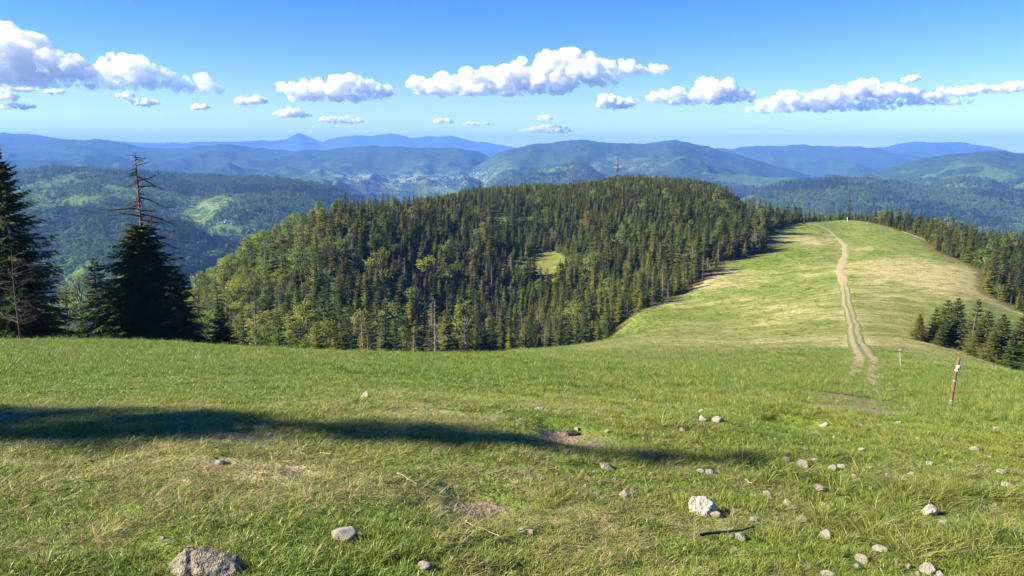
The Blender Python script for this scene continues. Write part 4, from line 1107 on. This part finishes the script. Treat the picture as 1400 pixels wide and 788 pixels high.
o = obj('boulder', hull_rock(2, [(-.5,-.1,-.1),(-.46,.2,-.1),(.5,-.15,-.1),(.5,.2,-.1),(-.1,-.3,-.1),(.2,-.3,-.1),(0,.35,-.1),(-.27,0,.37),(-.14,.05,.39),(-.25,.2,.36),(.2,.0,.27),(.42,-.02,.20),(.4,.2,.22),(-.42,-.1,.2),(.49,-.1,.08),(.05,-.22,.17),(-.2,-.25,.15),(0,.1,.33)], W_, M_rockg, 0.022), label='large rough grey brown boulder at the lower left', category='boulder')
o.location = (x, y + 0.05, z - 0.02); o.scale = (1.08, 1, 0.86); o.rotation_euler = (0, 0.05, 0)
x, y, z = ground_at(831, 640); W_ = 26 * y / FPX
o = obj('stone', mesh_np('stone', *rock(611, 0.5 * W_, 0.4 * W_, 0.14 * W_, 8, 4), M_rockg, smooth=False), label='flat grey slab sunk in the turf below the bare hollow', category='stone'); o.location = (x, y, z + 0.01); o.rotation_euler = (0, 0.2, -0.3)
x, y, z = ground_at(1270, 703); W_ = 27 * y / FPX
o = obj('stone', mesh_np('stone', *rock(617, 0.52 * W_, 0.4 * W_, 0.36 * W_, 9, 4, 0.05), M_rock, smooth=False), label='fist sized pale stone with a dark shadow side at the right', category='stone'); o.location = (x, y, z + 0.16 * W_); o.rotation_euler = (0.1, 0.2, 0.4)

# ------------------------------------------------------------------ sticks and stalks lying about
def stick(name, a, b, r_, mat, lab, seed, lift=0.02):
    g = np.random.default_rng(seed); pa = np.array(ground_at(*a)); pb = np.array(ground_at(*b))
    pts = []
    for t in np.linspace(0, 1, 8):
        q = pa * (1 - t) + pb * t; q[:2] += g.normal(0, 0.012, 2); q[2] = float(hit(q[0], q[1])) + lift + g.normal(0, 0.003); pts.append(q)
    pts = np.array(pts); c = pts.mean(0)
    tv, tf = tube(pts - c, r_ * np.linspace(1, 0.5, 8), 7)
    o = obj(name, mesh_np(name, tv, tf, mat), label=lab, category='stick'); o.location = c
M_stick = bark_material('dark_wet_wood', (0.03, 0.026, 0.022), (0.09, 0.08, 0.07), 20)
STK = 0.55
M_stalk = bark_material('dry_stalk', (0.40, 0.31, 0.15), (0.55, 0.46, 0.26), 20)
stick('stick', (958, 739), (1032, 728), 0.011, M_stick, 'dark crooked stick lying under the oblong stone', 1, 0.03)
stick('stick', (545, 658), (571, 673), 0.006 * STK, M_stalk, 'pale dry stalk on the grass left of centre', 2, 0.05)
stick('stick', (436, 624), (462, 627), 0.007 * STK, M_stalk, 'short pale stick below the long shadow', 3, 0.03)
stick('stick', (640, 729), (690, 750), 0.004 * STK, M_stalk, 'long thin straw stalk at the bottom right of the rounded stone', 4, 0.06)
stick('stick', (350, 651), (372, 650), 0.006 * STK, M_stalk, 'small pale stick on the bare patch at left', 5, 0.02)
stick('stick', (1018, 662), (1030, 668), 0.006 * STK, M_stalk, 'short pale stick above the big white boulder', 6, 0.03)

# ------------------------------------------------------------------ trail posts
def pole(name, label, base, top, rad, mat, k=10):
    x, y, z = ground_at(*base); a, b = slopes(*top); tp = np.array([a * y, y, EYE + b * y]); bp = np.array([x, y, z])
    e = top_empty(name, bp, label=label, category='post'); ax = tp - bp
    s = np.array([-0.12, 0, 0.25, 0.5, 0.75, 0.985, 1.0])
    g = np.random.default_rng(3); tv, tf = tube(np.outer(s, ax) + np.concatenate([g.normal(0, rad * 0.18, (7, 2)), np.zeros((7, 1))], 1), rad * np.array([1.05, 1.05, 1, 0.98, 0.95, 0.92, 0.3]), k)
    obj('pole', mesh_np('pole', tv, tf, mat), e)
    return e, ax
M_post = bark_material('weathered_post', (0.10, 0.055, 0.032), (0.24, 0.15, 0.09), 9)
M_white = (lambda g: g.bsdf(g.mix(g.noise(g.objco(), 9, 4, 0.7), (0.72, 0.72, 0.70), (0.85, 0.85, 0.83)), 0.5))(NT('white_paint'))
M_palepole = bark_material('bleached_pole', (0.30, 0.30, 0.28), (0.48, 0.48, 0.45), 9)
e, ax = pole('wooden_post', 'leaning brown wooden post with a white plate near its top', (1299, 560), (1311.5, 489), 0.026, M_post)
L = np.linalg.norm(ax)
bx = box_mesh('plate', (-0.042, -0.008, -0.034), (0.042, 0.008, 0.034)); bx.materials.append(M_white)
q = obj('plate', bx, e); q.location = ax * 0.825 + np.array([-0.006, -0.045, 0]); q.rotation_euler = (0, math.atan2(ax[0], ax[2]), 0.05)
mk = tube([ax * 0.745, ax * 0.775], [0.0335, 0.0335], 12); q = obj('painted_mark', mesh_np('painted_mark', *mk, M_white), e)
for t in (0.12, 0.17, 0.55):
    mk = tube([ax * t, ax * (t + 0.012)], [0.0345, 0.0345], 12); obj('pale_notch', mesh_np('pale_notch', *mk, M_palepole), e)
e, ax = pole('marker_pole', 'thin bleached pole standing in the grass right of the track', (1231.5, 505), (1230.5, 477), 0.022, M_palepole)
q = obj('crossbar', mesh_np('crossbar', *tube([ax * 0.93 + np.array([-0.16, -0.04, 0.0]), ax * 0.93 + np.array([0.16, -0.04, 0.01])], [0.022, 0.022], 6), M_palepole), e)
e, ax = pole('marker_post', 'tiny white post at the upper end of the meadow', (1158.5, 303), (1158.5, 297.5), 0.14, M_white)
q = obj('cap', mesh_np('cap', *tube([ax * 1.0, ax * 1.12], [0.17, 0.10], 8), M_palepole), e)
# fallen trunk at the edge of the right forest band
pa = np.array(ground_at(1234, 318)); pb = np.array(ground_at(1266, 330))
e = top_empty('fallen_trunk', (pa + pb) / 2, label='long grey fallen trunk at the edge of the right forest band', category='log')
c = (pa + pb) / 2
obj('trunk', mesh_np('trunk', *tube([pa - c + [0, 0, 0.3], (pa - c) * 0.3 + [0, 0, 0.35], (pb - c) * 0.4 + [0, 0, 0.3], pb - c + [0, 0, 0.25]], [0.22, 0.21, 0.18, 0.13], 9), M_barkgrey), e)
for t, s in ((0.2, 1), (0.5, -1), (0.75, 1)):
    q0 = (pa * (1 - t) + pb * t) - c + np.array([0, 0, 0.6]); obj('branch_stub', mesh_np('branch_stub', *tube([q0, q0 + np.array([0.1 * s, -0.3, 0.7]), q0 + np.array([0.3 * s, -0.5, 1.3])], [0.12, 0.09, 0.03], 6), M_barkgrey), e)

# ------------------------------------------------------------------ woods on the nearer hills
n = 76000
rr_ = np.sqrt(RNG.uniform(1150 ** 2, 4600 ** 2, n)); a = RNG.uniform(-R(36), R(36), n)
x, y = rr_ * np.sin(a), rr_ * np.cos(a)
dc, ct = wood_fields(x, y); fl_ = blobs(x, y, FIELDS)
ok = ((ct < 0.5) | (RNG.random(n) < 0.22)) & (fl_ + 0.3 * fbm(x / 60, y / 60, 3) < 0.4)
def mass_conifer(seed, h, r_):
    (cv, cf), _t = spruce(h, r_, 7, 6, 2, seed, 0.25, 0.05, 1.5, 0.8, 0.0, 0.9)
    return mesh_np('far_conifer', cv, cf, M_far_con, smooth=False)
def mass_leafy(seed, h, r_):
    (cv, cf), _t = broadleaf(h, r_, seed, 12, 9, 2.6, 0.15)
    return mesh_np('far_leafy', cv, cf, M_far_dec, smooth=False)
M_far_con = needle_material('far_conifers', (0.022, 0.042, 0.014), (0.036, 0.060, 0.018), (0.050, 0.075, 0.022), 0.15)
M_far_dec = needle_material('far_broadleaf', (0.062, 0.112, 0.022), (0.090, 0.150, 0.030), (0.120, 0.175, 0.036), 0.3)
FARK = [mass_conifer(700, 18, 4.2), mass_conifer(701, 15, 3.8), mass_conifer(702, 20, 4.4), mass_leafy(703, 14, 5.5), mass_leafy(704, 12, 5.0), mass_leafy(705, 15, 6)]
ix = np.where(RNG.random(n) < np.clip(0.08 + 0.86 * dc, 0, 1), 3, 0) + RNG.integers(0, 3, n)
x, y, ix = x[ok], y[ok], ix[ok]
sc = RNG.uniform(0.75, 1.25, len(x))
zz = np.empty(len(x))
zz = hit_far(x, y)
instancer('far_wood', np.stack([x, y, zz - 0.5], 1), np.stack([0 * sc, 0 * sc, RNG.random(len(x)) * 6.28], 1), np.repeat(sc[:, None], 3, 1), ix, FARK)

# ------------------------------------------------------------------ farmhouses down in the valley
M_wall = (lambda g: g.bsdf(g.mix(g.rnd(), (0.62, 0.60, 0.55), (0.80, 0.79, 0.76)), 0.8))(NT('house_plaster'))
M_roof = (lambda g: g.bsdf(g.mix(g.rnd(), (0.16, 0.07, 0.05), (0.24, 0.22, 0.21)), 0.8))(NT('house_roof'))
hw = box_mesh('wall', (-8, -6, -4), (8, 6, 6)); hw.materials.append(M_wall)
rv = np.array([(-9,-7.2,5.4),(9,-7.2,5.4),(9,7.2,5.4),(-9,7.2,5.4),(-9,0,12),(9,0,12),(9,0,12.01),(-9,0,12.01)], float)
hr = mesh_np('roof', rv, [(0,1,5,4),(2,3,7,6),(0,4,7,3),(1,2,6,5),(0,3,2,1)], M_roof, smooth=False)
def far_ground(px, py):
    a_, b_ = slopes(px, py); Y = np.geomspace(1200, 12000, 1500)
    d = EYE + b_ * Y - hit_far(a_ * Y, Y); k = np.where(d <= 0)[0]
    i = k[0] if len(k) else -1
    return (a_ * Y[i], Y[i], float(hit_far(a_ * Y[i], Y[i])))
hs_ = np.random.default_rng(9)
for k in range(26):
    cx_, cy_, sx_, sy_ = [(560, 246, 45, 5), (620, 250, 30, 6), (490, 246, 20, 4), (655, 238, 15, 4), (310, 299, 18, 4)][k % 5]
    q = far_ground(cx_ + hs_.normal(0, sx_ * 0.6), cy_ + hs_.normal(0, sy_ * 0.6))
    e = top_empty('farmhouse', q, hs_.random() * 3.1, 0.5 if q[1] < 3500 else 0.6, label='tiny pale farmhouse far down in the hazy valley', category='house', group='farmhouses in the valley')
    obj('wall', hw, e); obj('roof', hr, e)

# ------------------------------------------------------------------ clouds
def cloud_material(name, dens, nscale):
    m = bpy.data.materials.new(name); m.use_nodes = True; t = m.node_tree; t.nodes.clear()
    o = t.nodes.new('ShaderNodeOutputMaterial'); pv = t.nodes.new('ShaderNodeVolumePrincipled')
    pv.inputs['Color'].default_value = (1, 1, 1, 1); pv.inputs['Anisotropy'].default_value = 0.0
    tc = t.nodes.new('ShaderNodeTexCoord'); nz = t.nodes.new('ShaderNodeTexNoise'); nz.inputs['Scale'].default_value = nscale; nz.inputs['Detail'].default_value = 4; nz.inputs['Roughness'].default_value = 0.6
    mr = t.nodes.new('ShaderNodeMapRange'); mr.inputs[1].default_value = 0.38; mr.inputs[2].default_value = 0.70; mr.inputs[3].default_value = 0.0; mr.inputs[4].default_value = dens * 2.4
    t.links.new(tc.outputs['Object'], nz.inputs['Vector']); t.links.new(nz.outputs['Fac'], mr.inputs[0]); t.links.new(mr.outputs[0], pv.inputs['Density'])
    t.links.new(pv.outputs[0], o.inputs['Volume']); return m
def cloud(label, D, lobes, seed, tau=6.0, detail=1.0):
    """lobes: photo ellipses (px, py, half width, half height); D: distance"""
    g = np.random.default_rng(seed); k = D / FPX; vs, fs, off = [], [], 0
    bm = bmesh.new(); bmesh.ops.create_icosphere(bm, subdivisions=2, radius=1.0)
    ico = np.array([q.co[:] for q in bm.verts]); icf = np.array([[q.index for q in f_.verts] for f_ in bm.faces]); bm.free()
    cx_ = sum(l[0] for l in lobes) / len(lobes); cyb = max(l[1] + l[3] for l in lobes)
    org = np.array(P(cx_, cyb, D)); amax = max(l[3] for l in lobes) * k
    for (px, py, rx, ry) in lobes:
        c = np.array(P(px, py, D)) - org; c[1] += g.normal(0, 0.3) * ry * k
        n = int(8 + 13 * rx / ry)
        for i in range(n):
            a = g.uniform(-1, 1); th = g.random() * 6.28; q = math.sqrt(max(0, 1 - a * a))
            rr_ = g.random() ** 0.4
            p = c + np.array([a * rx * 0.9, math.cos(th) * q * ry * 1.3 * rr_, math.sin(th) * q * ry * rr_ * 0.85]) * k
            s = ry * k * (0.22 + 0.5 * g.random() ** 1.6) * (0.65 + 0.35 * q)
            if p[2] < c[2]: p[2] = c[2] + (p[2] - c[2]) * 0.6
            vs.append(ico * s * np.array([1.15, 1.15, 0.95]) + p); fs.append(icf + off); off += len(ico)
    me = mesh_np('cloud', np.concatenate(vs), np.concatenate(fs), cloud_material('cloud', tau / (2 * amax), 1.0 / (10.0 * k * min(1, amax / (18 * k)))))
    o = obj('cloud', me, label=label, category='cloud'); o.location = org
    wpx = max(l[0] + l[2] for l in lobes) - min(l[0] - l[2] for l in lobes)
    rm = o.modifiers.new('merge', 'REMESH'); rm.mode = 'VOXEL'; rm.voxel_size = max(0.5, min(0.8, wpx / 260)) * k * detail; rm.use_smooth_shade = True
    for sc_, st in ((16.0, 9.0), (5.0, 4.4), (1.7, 1.7)):
        tx = bpy.data.textures.new('billow', 'CLOUDS'); tx.noise_scale = sc_ * k * min(1, amax / (18 * k)); tx.noise_depth = 3
        dm = o.modifiers.new('billow', 'DISPLACE'); dm.texture = tx; dm.texture_coords = 'LOCAL'; dm.strength = st * k * min(1, amax / (18 * k)); dm.mid_level = 0.5
    return o
cloud('largest cloud, long and tall, cut by the left edge', 16500, [(15,68,34,34),(60,88,48,26),(100,98,40,18),(165,92,34,20),(200,104,38,15),(255,115,36,13),(285,122,20,8),(20,108,40,15),(130,116,110,9),(-30,80,30,30)], 1)
cloud('compact oval cloud left of centre', 21000, [(455,121,34,18),(480,116,30,14),(420,124,30,13),(500,126,38,11),(395,122,18,9),(460,134,70,8)], 2)
cloud('broad bright cloud in the middle of the sky', 18500, [(770,82,40,18),(730,94,40,20),(690,108,40,18),(640,112,44,17),(590,117,34,14),(800,96,44,15),(850,94,30,11),(890,95,24,9),(700,122,90,11),(620,124,60,9),(790,110,60,10),(740,112,60,14)], 3)
cloud('small white cloud under the right end of the broad bright one', 22500, [(832,138,16,8),(852,141,16,8),(840,144,26,6)], 4)
cloud('long low cloud right of centre', 23000, [(975,124,30,15),(940,131,34,11),(1005,130,26,10),(900,134,18,8),(960,138,70,7)], 5)
cloud('longest cloud bank reaching the right edge', 26000, [(1065,143,34,9),(1110,138,40,10),(1150,131,36,11),(1190,124,34,13),(1215,126,30,11),(1260,131,40,9),(1300,127,40,7),(1350,123,44,7),(1395,120,30,8),(1055,151,40,6),(1140,147,90,7),(1250,140,80,6),(1425,122,30,8),(1085,128,26,5)], 6)
cloud('little puff floating above the long right cloud bank', 26000, [(1247,108,12,5),(1240,110,8,4)], 7)
for n_, (lab, D, lb) in enumerate([
    ('small pale cloud below the compact oval one', 26000, [(398,155,22,7),(388,157,14,5),(415,158,12,4)]),
    ('small white cloud between the largest and the oval cloud', 23000, [(344,138,20,7),(330,140,10,4),(355,139,10,5)]),
    ('thin low cloud streak under the oval cloud', 30000, [(460,164,26,5),(485,166,14,4)]),
    ('faint flat cloud low in the middle', 36000, [(752,178,34,6),(720,179,16,3),(745,162,10,5)]),
    ('faint small cloud low left of the middle', 36000, [(605,166,16,4),(650,170,20,3)]),
    ('wispy cloud at the left edge below the largest one', 24000, [(12,122,18,5),(35,123,16,4),(8,133,20,6),(25,146,26,5)]),
    ('tiny cloud right of the wispy cloud at left', 24000, [(76,126,14,4)]),
    ('small ragged cloud below the middle of the largest one', 25000, [(170,131,12,5),(198,141,20,5),(182,137,10,3)]),
    ('tiny cloud below the right end of the largest one', 25000, [(275,147,12,4),(268,147,8,4)])]):
    cloud(lab, D, lb, 20 + n_, 5.0, 0.7)
#---MORE---
